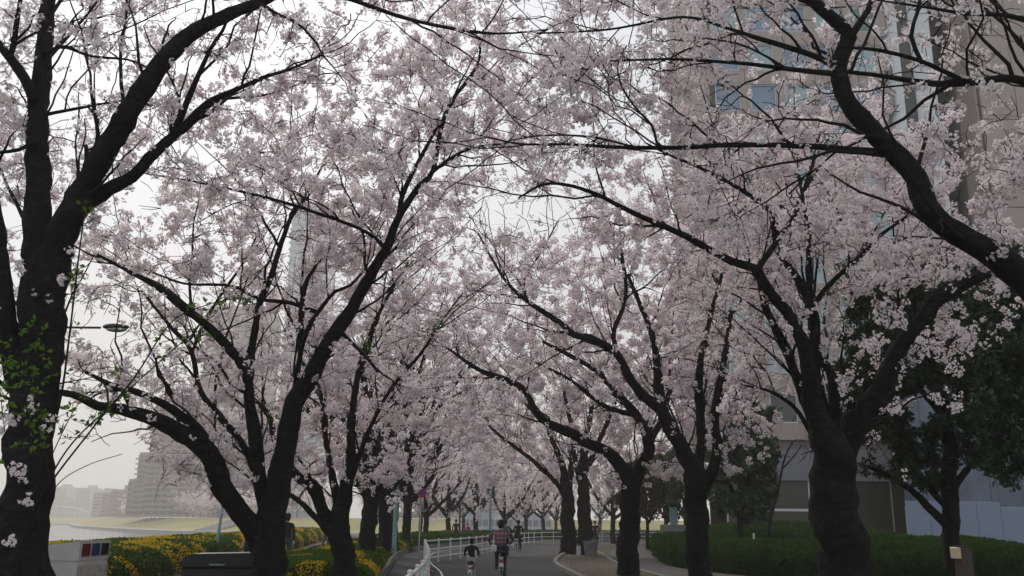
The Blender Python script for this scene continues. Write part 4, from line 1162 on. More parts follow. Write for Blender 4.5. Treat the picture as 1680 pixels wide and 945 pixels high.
    for f in range(12):
        for k in range(5):
            link('stone_panel', bp, root, (x2 + 1.17 + k * 2.34 - b0[0], D - 2.82 - b0[1], zf + 1.0 + f * 3.04 + .5))
    sb = mesh_from('stone_panel', MB().box((0, 0, 0), (.16, 2.3, 3.0), bev=.015).c, [M['granite']])
    for f in range(12): link('stone_panel', sb, root, (x2 - .1 - b0[0], D - 1.45 - b0[1], zf + 1.0 + f * 3.04 + .5))
    return root
office()

# blue-grey annex and the white hoarding
def boxes(name, label, cat, items, mats, group=None, parts=None):
    c = np.array(items[0][0]); c[2] = 0
    root = empty(name, c); tag(root, label, cat, group)
    return root, c
D = 53.0
ax0, ax1 = PX(1508, D), PX(1790, D)
root = empty('annex', ((ax0 + ax1) / 2, D + .8, 0)); tag(root, 'plain blue-grey rendered annex wall on the right behind the evergreens', 'building')
zt = P(1600, 636, D)[2]
MB().box((0, 0, zt / 2), (ax1 - ax0, 1.5, zt), bev=.04).build('wall', M['bluewall'], root)
MB().box((0, 0, zt + .09), (ax1 - ax0 + .2, 1.7, .17), bev=.02).build('roof', M['beam'], root)
for k in range(6):
    MB().box((-(ax1 - ax0) / 2 + .7 + k * 1.8, -.765, zt / 2), (.04, .03, zt - .3)).build('downpipe' if k == 2 else 'wall_joint', M['tower_dark'], root)
D = 34.0
hx0, hx1 = PX(1489, D), PX(1800, D)
root = empty('site_hoarding', (hx0, D, 0)); tag(root, 'pale white-blue site hoarding of tall flat panels beside the evergreen trunk', 'hoarding')
n_p = 8; pw = (hx1 - hx0) / n_p
for k in range(n_p):
    zt = P(1550, 825 if k < 4 else 833, D)[2] + .0
    MB().box(((k + .5) * pw, 0, zt / 2 + .05), (pw - .015, .06, zt), bev=.008).build('panel', M['hoard'], root)
for k in range(0, n_p, 2): MB().tube([(k * pw + .04, .08, 0), (k * pw + .04, .08, 2.2)], .03, 6).build('post', M['galv'], root)

# ------------------------------------------------------------------ fences
def fence(name, label, line, h, nrail, spacing):
    L = smooth_line(line, 8)
    s = np.concatenate([[0], np.cumsum(np.linalg.norm(np.diff(L, axis=0), axis=1))])
    c0 = np.array((L[0][0], L[0][1], 0.0)); root = empty(name, c0); tag(root, label, 'fence', 'white pipe guard fences')
    at = lambda t: np.array((np.interp(t, s, L[:, 0]), np.interp(t, s, L[:, 1]), 0.0)) - c0
    pm = mesh_from('post', MB().tube([(0, 0, 0), (0, 0, h * .5), (0, 0, h + .015)], .034, 10).lathe([(.041, h + .015), (.030, h + .035), (.004, h + .045)], 10).c, [M['white_paint']], True)
    for t in np.arange(0, s[-1] + .01, spacing): link('post', pm, root, at(t))
    for zz in np.linspace(h - .03, h * .25, nrail):
        pts = [at(t) + np.array((0, 0, zz)) for t in np.linspace(0, s[-1], max(6, int(s[-1] / .8)))]
        MB().tube(pts, .027, 8).build('rail', M['white_paint'], root, smooth=True)
fence('guard_fence', 'white three-rail pipe fence curving along the far side of the bend', [(-3.1, 35), (-1.95, 42), (-1.1, 49), (.1, 58), (1.6, 68), (3.8, 73), (8, 77), (14, 80.5), (24, 84)], .86, 3, 2.0)
fence('guard_fence', 'white pipe fence end-on beside the cycle path, nearest to the camera', [(-3.12, 34.8), (-2.75, 31), (-2.25, 26), (-1.7, 20), (-1.35, 14), (-1.2, 8)], .86, 4, 1.6)

# ------------------------------------------------------------------ street furniture
def recycling_bin():
    x, y = PX(135, 13), 13.0
    root = empty('recycling_bin', (x, y, 0), R(88)); tag(root, 'white recycling bin with red, blue and black openings under its lid', 'bin')
    H = 1.24
    MB().box((0, 0, H * .40), (.86, .40, H * .78), bev=.015).build('body', M['bin_white'], root)
    # sloping head with the three openings
    V = np.array([(-.44, -.21, .97), (.44, -.21, .97), (.44, .21, .97), (-.44, .21, .97), (-.44, -.215, 1.225), (.44, -.215, 1.225), (.44, .21, 1.17), (-.44, .21, 1.17)])
    link('lid', mesh_from('lid', [(V, [(3, 2, 1, 0), (4, 5, 6, 7), (0, 1, 5, 4), (1, 2, 6, 5), (2, 3, 7, 6), (3, 0, 4, 7)], 0)], [M['bin_white']]), root)
    MB().box((0, -.215, .5), (.80, .03, .82), bev=.01).build('front_panel', M['bin_front'], root)
    for xx, m in ((-.27, mat('bin_red', (.13, .02, .02), .6)), (0, mat('bin_navy', (.02, .05, .12), .6)), (.27, M['dark_metal'])):
        f = MB()
        for zz in (1.175, 1.035): f.box((xx, -.222, zz), (.19, .03, .02))
        for s_ in (-1, 1): f.box((xx + s_ * .086, -.222, 1.105), (.018, .03, .12))
        o = f.build('opening', m, root)
        MB().box((xx, -.219, 1.105), (.153, .012, .12)).build('flap', m if m is not M['dark_metal'] else M['hole'], o)
    for xx in (-.36, .36): MB().box((xx, 0, .03), (.08, .3, .06)).build('foot', M['dark_metal'], root)
recycling_bin()

def dark_box():
    x, y = PX(368, 16), 16.0
    root = empty('storage_box', (x, y, 0), R(6)); tag(root, 'black storage box with a sloping rounded lid at the bottom left', 'box')
    MB().box((0, 0, .39), (1.16, .62, .74), bev=.03).build('body', M['dark_metal'], root)
    prof = [(-.62, .76), (-.60, .84), (-.50, .93), (-.40, .965), (.50, .985), (.58, .97), (.61, .90), (.61, .76)]
    V = np.array([(px, yy, pz) for yy in (-.34, .34) for px, pz in prof]); n_ = len(prof)
    F = [(i, (i + 1) % n_, n_ + (i + 1) % n_, n_ + i) for i in range(n_)]
    link('lid', mesh_from('lid', [(V, F, 0), (V, [list(range(n_))[::-1], list(range(n_, 2 * n_))], 0)], [M['dark_metal']]), root)
    MB().tube([(-.12, -.36, .80), (-.1, -.40, .80), (.1, -.40, .80), (.12, -.36, .80)], .012, 6).build('handle', M['galv'], root)
dark_box()

def street_lamp():
    d = 18.0; x = P(66, 538, d)[0]; z = P(100, 537, d)[2]
    root = empty('street_lamp', (x, d, 0)); tag(root, 'street lamp head on a thin arm left, against the pale sky', 'street lamp')
    MB().tube([(0, 0, 0), (0, 0, 1), (0, 0, z - .1)], [.08, .07, .05], 12).build('pole', M['dark_metal'], root, smooth=True)
    ex = P(165, 537, d)[0] - x; hx = P(190, 538, d)[0] - x
    MB().tube([(0, 0, z - .15), (.1, 0, z - .02), (.35, 0, z), (ex, 0, z)], .024, 8).build('arm', M['dark_metal'], root, smooth=True)
    MB().ball((hx, 0, z + .02), (.27, .12, .07), 0, 16, 10).build('lamp_housing', M['dark_metal'], root, smooth=True)
    MB().ball((hx + .02, 0, z - .03), (.21, .10, .06), 0, 16, 10).build('lens', M['galv'], root, smooth=True)
street_lamp()

def pole(name, label, cat, px, d, ztop, r, m, lean=0.0):
    root = empty(name, (PX(px, d), d, 0)); tag(root, label, cat)
    MB().tube([(0, 0, 0), (lean * .5, 0, ztop * .5), (lean, 0, ztop)], [r * 1.15, r, r * .85], 12).build('pole', m, root, smooth=True)
    MB().lathe([(r * 2.2, 0), (r * 2.2, .04), (r * 1.3, .06), (r * 1.2, .30)], 12).build('base', m, root, smooth=True)
    return root
t = pole('lamp_post', 'tall slim teal lamp post rising from the shrub bed', 'lamp post', 648, 40, 7.6, .085, M['teal'])
MB().box((.35, 0, 7.62), (.9, .22, .12), bev=.04).build('lamp_head', M['teal'], t)
MB().box((0, 0, 4.2), (.22, .2, .5), bev=.02).build('control_box', M['teal'], t)
t = pole('sign_post', 'light blue leaning pole by the river hedge, left of the low limb', 'pole', 355, 33, 2.6, .05, M['bluepole'], .20)
MB().ball((.20, 0, 2.62), .06).build('cap', M['bluepole'], t)
t = pole('lamp_post', 'pale green-grey lamp post between the bend cherry trees', 'lamp post', 804, 76, 4.6, .09, M['teal'])
MB().ball((0, 0, 4.7), (.2, .2, .16)).build('lamp_head', M['bin_white'], t)
t = pole('lamp_post', 'black lamp post beside the man in black', 'lamp post', 754, 72, 3.4, .07, M['dark_metal'])
MB().lathe([(.05, 3.4), (.16, 3.5), (.2, 3.8), (.05, 3.95)], 12).build('lantern', M['bin_white'], t)

def no_parking():
    d = 49.0; x = PX(688, d); z = P(692, 808, d)[2]; xs = P(692, 808, d)[0] - x
    root = empty('traffic_sign', (x, d, 0)); tag(root, 'round red and blue no-parking sign on a thin grey post', 'sign')
    MB().tube([(0, 0, 0), (xs * .5, 0, z * .5), (xs, 0, z + .25)], .035, 8).build('post', M['galv'], root, smooth=True)
    def disc(r, t0, t1, n=32):
        a = np.linspace(0, 2 * math.pi, n, endpoint=False)
        V = np.array([(r * math.cos(q), t, r * math.sin(q)) for t in (t0, t1) for q in a]) + np.array((xs, 0, z))
        return V, [(i, (i + 1) % n, n + (i + 1) % n, n + i) for i in range(n)], [list(range(n)), list(range(n, 2 * n))[::-1]]
    for nm, r, t0, t1, m in (('plate', .27, -.045, -.065, M['red']), ('disc', .178, -.066, -.072, M['navy'])):
        V, F, Cp = disc(r, t0, t1)
        link(nm, mesh_from(nm, [(V, F, 0), (V, Cp, 0)], [m]), root)
    ca = math.cos(R(45)); q = []
    for s_, t_ in ((-.20, -.016), (.20, -.016), (.20, .016), (-.20, .016)):
        q.append((s_ * ca + t_ * ca, -s_ * ca + t_ * ca))
    V = np.array([(xs + a, y, z + b_) for y in (-.073, -.079) for a, b_ in q])
    link('slash', mesh_from('slash', [(V, [(0, 1, 2, 3), (7, 6, 5, 4), (0, 4, 5, 1), (1, 5, 6, 2), (2, 6, 7, 3), (3, 7, 4, 0)], 0)], [M['red']]), root)
no_parking()

def planter(label, px, d, h, r):
    root = empty('concrete_pot', (PX(px, d), d, .06)); tag(root, label, 'planter', 'concrete pots on the tree island')
    MB().lathe([(r * .78, 0), (r * .8, .03), (r, h * .86), (r * 1.06, h * .88), (r * 1.06, h), (r * .9, h), (r * .86, h * .85)], 20).build('pot', M['concrete'], root, smooth=False)
    MB().lathe([(r * .88, h * .84), (r * .5, h * .9), (.02, h * .92)], 16).build('soil', M['soil'], root)
planter('grey tapered concrete pot standing before the right island cherry trunk', 969, 43, .68, .33)
planter('grey concrete pot half hidden between the two island cherry trunks', 947, 49, .70, .36)
root = empty('litter_bin', (PX(949, 44.5), 44.5, .06)); tag(root, 'short white bollard with a dark cap next to the grey pots', 'bollard')
MB().lathe([(.1, 0), (.1, .40), (.09, .44)], 14).build('body', M['bin_white'], root, smooth=True)
MB().lathe([(.11, .44), (.09, .5), (.01, .53)], 14).build('cap', M['dark_metal'], root, smooth=True)
root = empty('stone_block', (PX(997, 82), 82, 0)); tag(root, 'grey stone block at the foot of the small far cherry tree', 'block')
MB().box((0, 0, .32), (1.5, .8, .64), bev=.05, taper=.94).build('block', M['concrete'], root)
root = empty('stone_block', (PX(1104, 56), 56, 0)); tag(root, 'grey stone block with a teal panel set on the right hedge edge', 'block')
MB().box((0, 0, .75), (1.5, .7, 1.5), bev=.05, taper=.94).build('block', M['concrete'], root)
MB().box((.05, -.05, 2.0), (.45, .08, 1.0), bev=.02).build('panel', M['teal'], root)

def garden_light():
    d = 21.0; x, z = PX(1572, d), P(1572, 897, d)[2]
    root = empty('garden_light', (x, d, 0), R(12)); tag(root, 'brown square garden bollard light with a pale cream lens at the right', 'garden light')
    MB().box((.05, 0, z / 2), (.30, .24, z), bev=.015).build('body', mat('brown_bollard', (.075, .058, .045), .6, .2, 6), root)
    MB().box((-.135, -.005, z - .13), (.09, .25, .24), bev=.01).build('lens', mat('cream_lens', (.75, .62, .42), .4, .05, 5), root)
    MB().box((.05, 0, z + .012), (.33, .27, .03)).build('cap', M['dark_metal'], root)
garden_light()
root = empty('marker_post', (PX(1236, 33), 33, 0)); tag(root, 'tiny white marker post in the dark clipped hedge', 'marker')
MB().tube([(0, 0, 0), (0, 0, 1.18)], .035, 8).lathe([(.04, 1.18), (.03, 1.22), (.005, 1.23)], 8).build('post', M['white_paint'], root)

def cone():
    d = 29.5
    root = empty('traffic_cone', (PX(703, d), d, .01)); tag(root, 'red traffic cone with a white band between kerb and near fence', 'traffic cone')
    MB().box((0, 0, .02), (.36, .36, .04), bev=.01).build('base', M['red'], root)
    MB().lathe([(.14, .04), (.105, .25)], 16).lathe([(.072, .42), (.03, .70), (.024, .71)], 16).build('body', M['red'], root, smooth=True)
    MB().lathe([(.106, .25), (.073, .42)], 16).build('band', M['white_paint'], root, smooth=True)
cone()

# ------------------------------------------------------------------ people and bicycles
def skin_body(name, joints, bones, mats_of, parent, mats):
    """joints: name -> (x,y,z,r); bones: (a,b,material index); one continuous skinned surface"""
    names = list(joints); idx = {k: i for i, k in enumerate(names)}
    me = bpy.data.meshes.new(name + '_skeleton')
    me.from_pydata([joints[k][:3] for k in names], [(idx[a], idx[b_]) for a, b_, _ in bones], [])
    tmp = bpy.data.objects.new(name + '_skeleton', me); COL.objects.link(tmp)
    tmp.modifiers.new('skin', 'SKIN')
    for i, k in enumerate(names):
        sv_ = me.skin_vertices[0].data[i]; r = joints[k][3]
        sv_.radius = (r, r * (joints[k][4] if len(joints[k]) > 4 else 1)); sv_.use_root = (k == 'pelvis')
    sub = tmp.modifiers.new('sub', 'SUBSURF'); sub.levels = 1; sub.render_levels = 1
    dg = bpy.context.evaluated_depsgraph_get()
    res = bpy.data.meshes.new_from_object(tmp.evaluated_get(dg)); res.name = name
    bpy.data.objects.remove(tmp)
    res.materials.clear()
    for m in mats: res.materials.append(m)
    A = np.array([joints[a][:3] for a, _, _ in bones]); B_ = np.array([joints[b_][:3] for _, b_, _ in bones]); mi = np.array([q for *_, q in bones])
    c = np.array([p.center[:] for p in res.polygons])
    ab = B_ - A; tt_ = np.clip(((c[:, None] - A) * ab).sum(2) / (ab * ab).sum(1), 0, 1)
    dist = np.linalg.norm(c[:, None] - (A + tt_[..., None] * ab), axis=2)
    res.polygons.foreach_set('material_index', mi[dist.argmin(1)].astype(np.int32))
    res.polygons.foreach_set('use_smooth', np.ones(len(res.polygons), dtype=bool))
    return link(name, res, parent)

def hand(mb, wrist, direc, side, s=1.0, m=0):
    """palm with five bent fingers, from the wrist along direc"""
    d = np.array(direc, float); d /= np.linalg.norm(d)
    sd = np.array(side, float); sd -= d * (sd @ d); sd /= np.linalg.norm(sd); nn = np.cross(d, sd)
    w0 = np.array(wrist, float)
    mb.tube([w0, w0 + d * .045 * s, w0 + d * .085 * s], [.024 * s, .036 * s, .034 * s], 8, m)
    for k, ln in enumerate((.066, .075, .07, .055)):
        b0 = w0 + d * .08 * s + sd * (k - 1.5) * .019 * s
        mb.tube([b0, b0 + d * ln * .5 * s - nn * .006 * s, b0 + d * ln * .85 * s - nn * .03 * s], [.0095 * s, .0085 * s, .007 * s], 6, m)
    b0 = w0 + d * .03 * s - sd * .034 * s
    mb.tube([b0, b0 + (d * .025 - sd * .022) * s, b0 + (d * .055 - sd * .026 - nn * .012) * s], [.012 * s, .0105 * s, .008 * s], 6, m)

def person(label, loc, rz, pose='stand', h=1.68, top=(.05, .05, .06), leg=(.03, .035, .05), hair=True, hat=None, topmat=None, sleeve=True, face_cam=False, group='people on the paths', long_hair=False, wide=1.0):
    s = h / 1.70
    root = empty('person', loc, rz); tag(root, label, 'person', group)
    tm = topmat or mat('clothing', top, .9, .2, 12); lm = mat('trousers', leg, .9, .2, 10)
    mats = [M['skin'], tm, lm, M['rubber']]
    J = {}
    w_ = wide
    if pose in ('stand', 'walk'):
        a = .20 if pose == 'walk' else .02
        J = {'pelvis': (0, 0, .93, .125 * w_, .85), 'waist': (0, .01, 1.06, .12 * w_, .8), 'chest': (0, .01, 1.27, .145 * w_, .75), 'neckb': (0, 0, 1.43, .075), 'neck': (0, .01, 1.49, .052), 'head': (0, .03, 1.58, .085, 1.1), 'crown': (0, .02, 1.66, .075)}
        for q, sx in (('l', -1), ('r', 1)):
            f = a * sx
            J.update({'hip' + q: (sx * .09, 0, .86, .095), 'knee' + q: (sx * .10, f * .6 + .03, .48, .065), 'ank' + q: (sx * .10, f * 1.1 - .02, .09, .042), 'toe' + q: (sx * .115, f * 1.1 + .15, .035, .035),
                      'sho' + q: (sx * .175 * w_, 0, 1.39, .062), 'elb' + q: (sx * .235 * w_, -f * .5 - .03, 1.12, .046), 'wri' + q: (sx * .245 * w_, -f * .9 + .06, .89, .032)})
    elif pose == 'cycle':
        J = {'pelvis': (0, -.10, .98, .135 * w_, .9), 'waist': (0, -.04, 1.12, .13 * w_, .85), 'chest': (0, .05, 1.32, .15 * w_, .78), 'neckb': (0, .08, 1.47, .075), 'neck': (0, .10, 1.53, .054), 'head': (0, .13, 1.62, .088, 1.1), 'crown': (0, .12, 1.70, .078)}
        for q, sx in (('l', -1), ('r', 1)):
            up_ = .16 if sx < 0 else -.12
            J.update({'hip' + q: (sx * .10, -.06, .93, .105), 'knee' + q: (sx * .115, .28, .66 + up_ * .7, .07), 'ank' + q: (sx * .12, .10 + up_ * .2, .24 + up_, .043), 'toe' + q: (sx * .125, .26 + up_ * .2, .20 + up_, .034),
                      'sho' + q: (sx * .19 * w_, .06, 1.42, .066), 'elb' + q: (sx * .285 * w_, .22, 1.20, .048), 'wri' + q: (sx * .27, .44, 1.06, .033)})
    else:                                           # sitting
        J = {'pelvis': (0, 0, .50, .13, .9), 'waist': (0, -.01, .64, .12, .8), 'chest': (0, 0, .85, .14, .75), 'neckb': (0, .02, 1.0, .075), 'neck': (0, .04, 1.06, .052), 'head': (0, .07, 1.15, .085, 1.1), 'crown': (0, .06, 1.23, .075)}
        for q, sx in (('l', -1), ('r', 1)):
            J.update({'hip' + q: (sx * .10, .05, .48, .095), 'knee' + q: (sx * .13, .44, .50, .068), 'ank' + q: (sx * .12, .42, .09, .042), 'toe' + q: (sx * .13, .58, .04, .034),
                      'sho' + q: (sx * .175, .0, .97, .062), 'elb' + q: (sx * .23, .08, .72, .046), 'wri' + q: (sx * .15, .30, .62, .032)})
    J = {k: (v[0] * s, v[1] * s, v[2] * s, v[3] * s, *v[4:]) for k, v in J.items()}
    b_ = [('pelvis', 'waist', 1), ('waist', 'chest', 1), ('chest', 'neckb', 1), ('neckb', 'neck', 0), ('neck', 'head', 0), ('head', 'crown', 0)]
    for q in 'lr':
        b_ += [('pelvis', 'hip' + q, 2), ('hip' + q, 'knee' + q, 2), ('knee' + q, 'ank' + q, 2), ('ank' + q, 'toe' + q, 3), ('chest', 'sho' + q, 1), ('sho' + q, 'elb' + q, 1), ('elb' + q, 'wri' + q, 1 if sleeve else 0)]
    skin_body('body', J, b_, None, root, mats)
    for q, sx in (('l', -1), ('r', 1)):
        w0 = np.array(J['wri' + q][:3]); e0_ = np.array(J['elb' + q][:3])
        hb = MB(); hand(hb, w0, w0 - e0_, (0, 1, 0) if pose != 'cycle' else (1, 0, 0), s); hb.build('hand', M['skin'], root, smooth=True)
    hd, cw = np.array(J['head'][:3]), np.array(J['crown'][:3])
    MB().ball(hd + np.array((0, .098, -.01)) * s, np.array((.014, .022, .02)) * s, 0, 8, 6).build('nose', M['skin'], root, smooth=True)
    for sx in (-1, 1):
        MB().ball(hd + np.array((sx * .092, .0, 0)) * s, np.array((.012, .02, .032)) * s, 0, 8, 6).build('ear', M['skin'], root, smooth=True)
        MB().ball(hd + np.array((sx * .034, .086, .02)) * s, .011 * s, 0, 8, 6).build('eye', M['hair'], root)
    MB().box(hd + np.array((0, .092, -.05)) * s, (.045 * s, .012 * s, .008 * s)).build('mouth', M['hair'], root)
    if hair:
        hm = MB(); hm.ball(cw + np.array((0, -.022, -.018)) * s, np.array((.100, .112, .098)) * s, 0, 14, 10)
        hm.ball(hd + np.array((0, -.05, -.02)) * s, np.array((.090, .07, .085)) * s, 0, 12, 8)
        if long_hair: hm.ball(hd + np.array((0, -.085, -.12)) * s, np.array((.085, .05, .15)) * s, 0, 12, 8)
        hm.build('hair', M['hair'], root, smooth=True)
    if hat is not None:
        hm = MB(); hm.ball(cw + np.array((0, -.01, -.01)) * s, np.array((.112, .122, .10)) * s, 0, 16, 10)
        hm.lathe([(.115 * s, -.02), (.165 * s, -.03), (.165 * s, -.022), (.115 * s, .0)], 18, 0, cw + np.array((0, -.01, -.02)))
        hm.build('hat', mat('hat', hat, .9, .15, 12), root, smooth=True)
    return root

def bicycle(label, loc, rz, s=1.0, col=(.06, .06, .07), group='bicycles being ridden'):
    root = empty('bicycle', loc, rz); tag(root, label, 'bicycle', group)
    fm = mat('bicycle_paint', col, .4, .1, 8)
    r = .33 * s
    for y in (-.52 * s, .52 * s):
        wo = MB().torus((0, y, r + .02), r - .015, .017 * s, 'x', 30, 6).build('wheel', M['rubber'], root, smooth=True)
        MB().torus((0, y, r + .02), r - .04 * s, .009, 'x', 30, 5).build('rim', M['alu'], wo)
        sp_ = MB()
        for k in range(12):
            a = k * math.pi / 6
            sp_.tube([(0, y, r + .02), (0, y + math.cos(a) * (r - .04), r + .02 + math.sin(a) * (r - .04))], .0022, 4)
        sp_.tube([(-.05, y, r + .02), (.05, y, r + .02)], .018, 8); sp_.build('spokes', M['alu'], wo)
    F = MB()
    bb, st, hd_, rw, fw = (0, -.08 * s, .30 * s), (0, -.20 * s, .80 * s), (0, .36 * s, .82 * s), (0, -.52 * s, r + .02), (0, .52 * s, r + .02)
    F.tube([bb, st], .017, 8).tube([bb, hd_], .020, 8).tube([(0, -.16 * s, .66 * s), (0, .37 * s, .76 * s)], .016, 8).tube([bb, rw], .011, 6).tube([(0, -.17 * s, .70 * s), rw], .010, 6).tube([(0, .35 * s, .90 * s), (0, .42 * s, .62 * s), fw], .016, 8)
    F.build('frame', fm, root, smooth=True)
    MB().ball((0, -.22 * s, .86 * s), (.10 * s, .14 * s, .045 * s)).tube([(0, -.2 * s, .78 * s), (0, -.21 * s, .85 * s)], .013, 6).build('saddle', M['rubber'], root, smooth=True)
    MB().tube([(-.28 * s, .36 * s, 1.02 * s), (-.2 * s, .42 * s, 1.04 * s), (0, .37 * s, .98 * s), (.2 * s, .42 * s, 1.04 * s), (.28 * s, .36 * s, 1.02 * s)], .013, 8).tube([(0, .36 * s, .88 * s), (0, .37 * s, .98 * s)], .014, 8).build('handlebar', M['alu'], root, smooth=True)
    q = MB()
    for sx in (-.06, .06): q.tube([(sx, -.22 * s, .70 * s), (sx, -.75 * s, .72 * s)], .007, 5).tube([(sx, -.62 * s, .71 * s), (sx, -.52 * s, r)], .006, 5)
    for yy in (-.35, -.5, -.65): q.tube([(-.06, yy * s, .715 * s), (.06, yy * s, .715 * s)], .006, 5)
    q.build('rear_rack', M['alu'], root)
    g = MB()
    for k in range(10):
        pass
    a = np.linspace(R(20), R(165), 12)
    V = np.array([(sx, -.52 * s - math.cos(q_) * (r + .035), r + .02 + math.sin(q_) * (r + .035)) for q_ in a for sx in (-.028, .028)])
    g.add(V, [(2 * i, 2 * i + 1, 2 * i + 3, 2 * i + 2) for i in range(11)]); g.build('mudguard', M['alu'], root)
    MB().box((0, -.80 * s, .62 * s), (.07, .02, .09), bev=.008).build('reflector', M['red'], root)
    MB().box((0, -.79 * s, .50 * s), (.12, .012, .10)).build('plate', M['white_paint'], root)
    for sx in (-1, 1): MB().box((sx * .12 * s, -.08 * s + sx * .02, (.30 - sx * .12) * s), (.09, .07, .022)).tube([(sx * .03, -.08 * s, .30 * s), (sx * .08 * s, -.08 * s, (.30 - sx * .12) * s)], .009, 5).build('pedal', M['rubber'], root)

def plaid():
    m = bpy.data.materials.new('plaid_shirt'); m.use_nodes = True
    n, l = m.node_tree.nodes, m.node_tree.links; b = n["Principled BSDF"]; b.inputs["Roughness"].default_value = .95
    t = n.new("ShaderNodeTexCoord"); sep = n.new("ShaderNodeSeparateXYZ"); l.new(t.outputs["Object"], sep.inputs[0])
    def band(o, freq, thr):
        mu = n.new("ShaderNodeMath"); mu.operation = 'MULTIPLY'; mu.inputs[1].default_value = freq; l.new(o, mu.inputs[0])
        s_ = n.new("ShaderNodeMath"); s_.operation = 'SINE'; l.new(mu.outputs[0], s_.inputs[0])
        g = n.new("ShaderNodeMath"); g.operation = 'GREATER_THAN'; g.inputs[1].default_value = thr; l.new(s_.outputs[0], g.inputs[0]); return g.outputs[0]
    def mixc(f, a, c):
        x = n.new("ShaderNodeMix"); x.data_type = 'RGBA'; l.new(f, x.inputs["Factor"])
        if isinstance(a, tuple): x.inputs[6].default_value = a
        else: l.new(a, x.inputs[6])
        x.inputs[7].default_value = c; return x.outputs[2]
    c = mixc(band(sep.outputs["X"], 62, .1), (.16, .05, .06, 1), (.07, .035, .05, 1))
    c = mixc(band(sep.outputs["Z"], 58, .35), c, (.20, .09, .10, 1))
    c = mixc(band(sep.outputs["X"], 62, .93), c, (.33, .27, .28, 1)); c = mixc(band(sep.outputs["Z"], 58, .95), c, (.33, .27, .28, 1))
    l.new(c, b.inputs["Base Color"]); return m

xa, xc = PX(822, 25), PX(774, 24)
bicycle('bicycle with a white plate and red reflector ridden by the plaid-shirted adult', (xa, 25, .012), R(2), .88, (.10, .03, .03))
person('adult in a red plaid shirt and dark cap riding away on the cycle path', (xa, 25, .012), R(2), 'cycle', 1.50, topmat=plaid(), leg=(.03, .045, .075), hat=(.015, .018, .03), wide=1.3, group='cyclists')
bicycle('small child bicycle with a red frame ridden beside the plaid adult', (xc, 24, .012), R(-1), .62, (.30, .03, .03))
person('child in a black top and pale shorts riding a small bicycle', (xc, 24, .012), R(-1), 'cycle', 1.07, top=(.012, .013, .014), leg=(.40, .38, .42), hair=True, group='cyclists')
root = empty('phone_pouch', (PX(811, 24.8), 24.75, .92)); tag(root, 'small white and navy pouch hanging at the plaid adult left hip', 'pouch')
MB().box((0, 0, -.06), (.13, .06, .17), bev=.02).build('pouch', M['white_paint'], root)
MB().tube([(0, .02, .02), (.03, .05, .16), (.08, .08, .28)], .006, 5).build('strap', M['dark_metal'], root)
for px, d, lab, tp, hat, bl in ((829, 43, 'rider in a teal-grey jacket straight ahead of the plaid adult', (.06, .085, .09), None, 'dark bicycle straight ahead of the plaid adult'),
                                (850, 51, 'rider all in black alone in the middle of the bend', (.012, .013, .016), (.012, .012, .014), 'black bicycle of the lone rider in the bend')):
    bicycle(bl, (PX(px, d), d, .012), R(-6), .94)
    person(lab, (PX(px, d), d, .012), R(-6), 'cycle', 1.58, top=tp, leg=(.02, .022, .03), hat=hat, group='cyclists')
person('walker in a pink top and black trousers far along the right pavement', (PX(982, 84), 84, .01), R(180), 'walk', 1.62, (.36, .16, .19), (.015, .015, .018), long_hair=True)
person('person in dark clothes half hidden by the right island cherry trunk', (PX(976, 60), 60, .01), R(175), 'stand', 1.66, (.02, .022, .03))
person('man in black standing at the hedge beside the black lamp post', (PX(748, 68), 68, 0), R(200), 'stand', 1.72, (.014, .014, .016), (.02, .02, .025))
person('person in a red hood sitting beyond the hedge, back to us', (PX(768, 90), 90, .12), R(20), 'sit', 1.7, (.30, .02, .035), hair=False, hat=(.38, .02, .035))
person('walker in a dark jacket and blue jeans seen beside the many-limbed tree', (PX(471, 30), 30, .01), R(4), 'walk', 1.72, (.016, .02, .018), (.05, .075, .11))
root = empty('handbag', (PX(477.5, 30), 29.85, .0)); tag(root, 'black bag carried low by the walker in jeans', 'bag')
MB().ball((0, 0, .48), (.11, .07, .19)).build('bag', M['dark_metal'], root, smooth=True)
MB().tube([(-.05, 0, .62), (-.03, 0, .80), (0, 0, .87), (.03, 0, .80), (.05, 0, .62)], .01, 6).build('handle', M['dark_metal'], root)
person('walker in a rust-red top beyond the hooped-limb tree', (PX(536, 42), 42, .01), R(160), 'walk', 1.62, (.22, .09, .07), (.10, .08, .08), sleeve=False)
person('person in black with bare forearms behind the black box', (PX(411, 29), 29, .0), R(150), 'stand', 1.55, (.015, .015, .017), (.015, .015, .017), sleeve=False)
person('person in a blue-grey coat by the right hedge, far off', (PX(1046, 75), 75, .01), R(185), 'walk', 1.66, (.10, .12, .16), (.03, .03, .04))

# petals fallen along the kerbs and on the island soil
pp = []
for line, sgn, n_ in ((isl, 1, 900), (isr, -1, 500), (k0, -1, 700)):
    i = rng.integers(0, len(line) - 1, n_); u = rng.random((n_, 1))
    q = line[i] * (1 - u) + line[i + 1] * u + np.stack([sgn * np.abs(rng.gamma(1.2, .35, n_)), rng.normal(0, .2, n_)], 1)
    zz_ = np.full(n_, .066 if sgn > 0 or line is isr else .02)
    pp.append(np.column_stack([q, zz_]))
pp = np.concatenate(pp)
pp = pp[(pp[:, 1] > 22)]
a_ = rng.uniform(0, 6.28, len(pp)); sz_ = rng.uniform(.012, .028, len(pp))
V = np.stack([pp + np.stack([np.cos(a_ + k * math.pi / 2) * sz_, np.sin(a_ + k * math.pi / 2) * sz_ * .8, np.full(len(pp), .001 * k)], 1) for k in range(4)], axis=1).reshape(-1, 3)
o = link('fallen_petals', mesh_from('fallen_petals', [(V, np.arange(len(V)).reshape(-1, 4), 0)], [M['petal']])); o["kind"] = 'stuff'
tag(o, 'pale petals fallen along the kerbs and island soil', 'petals')

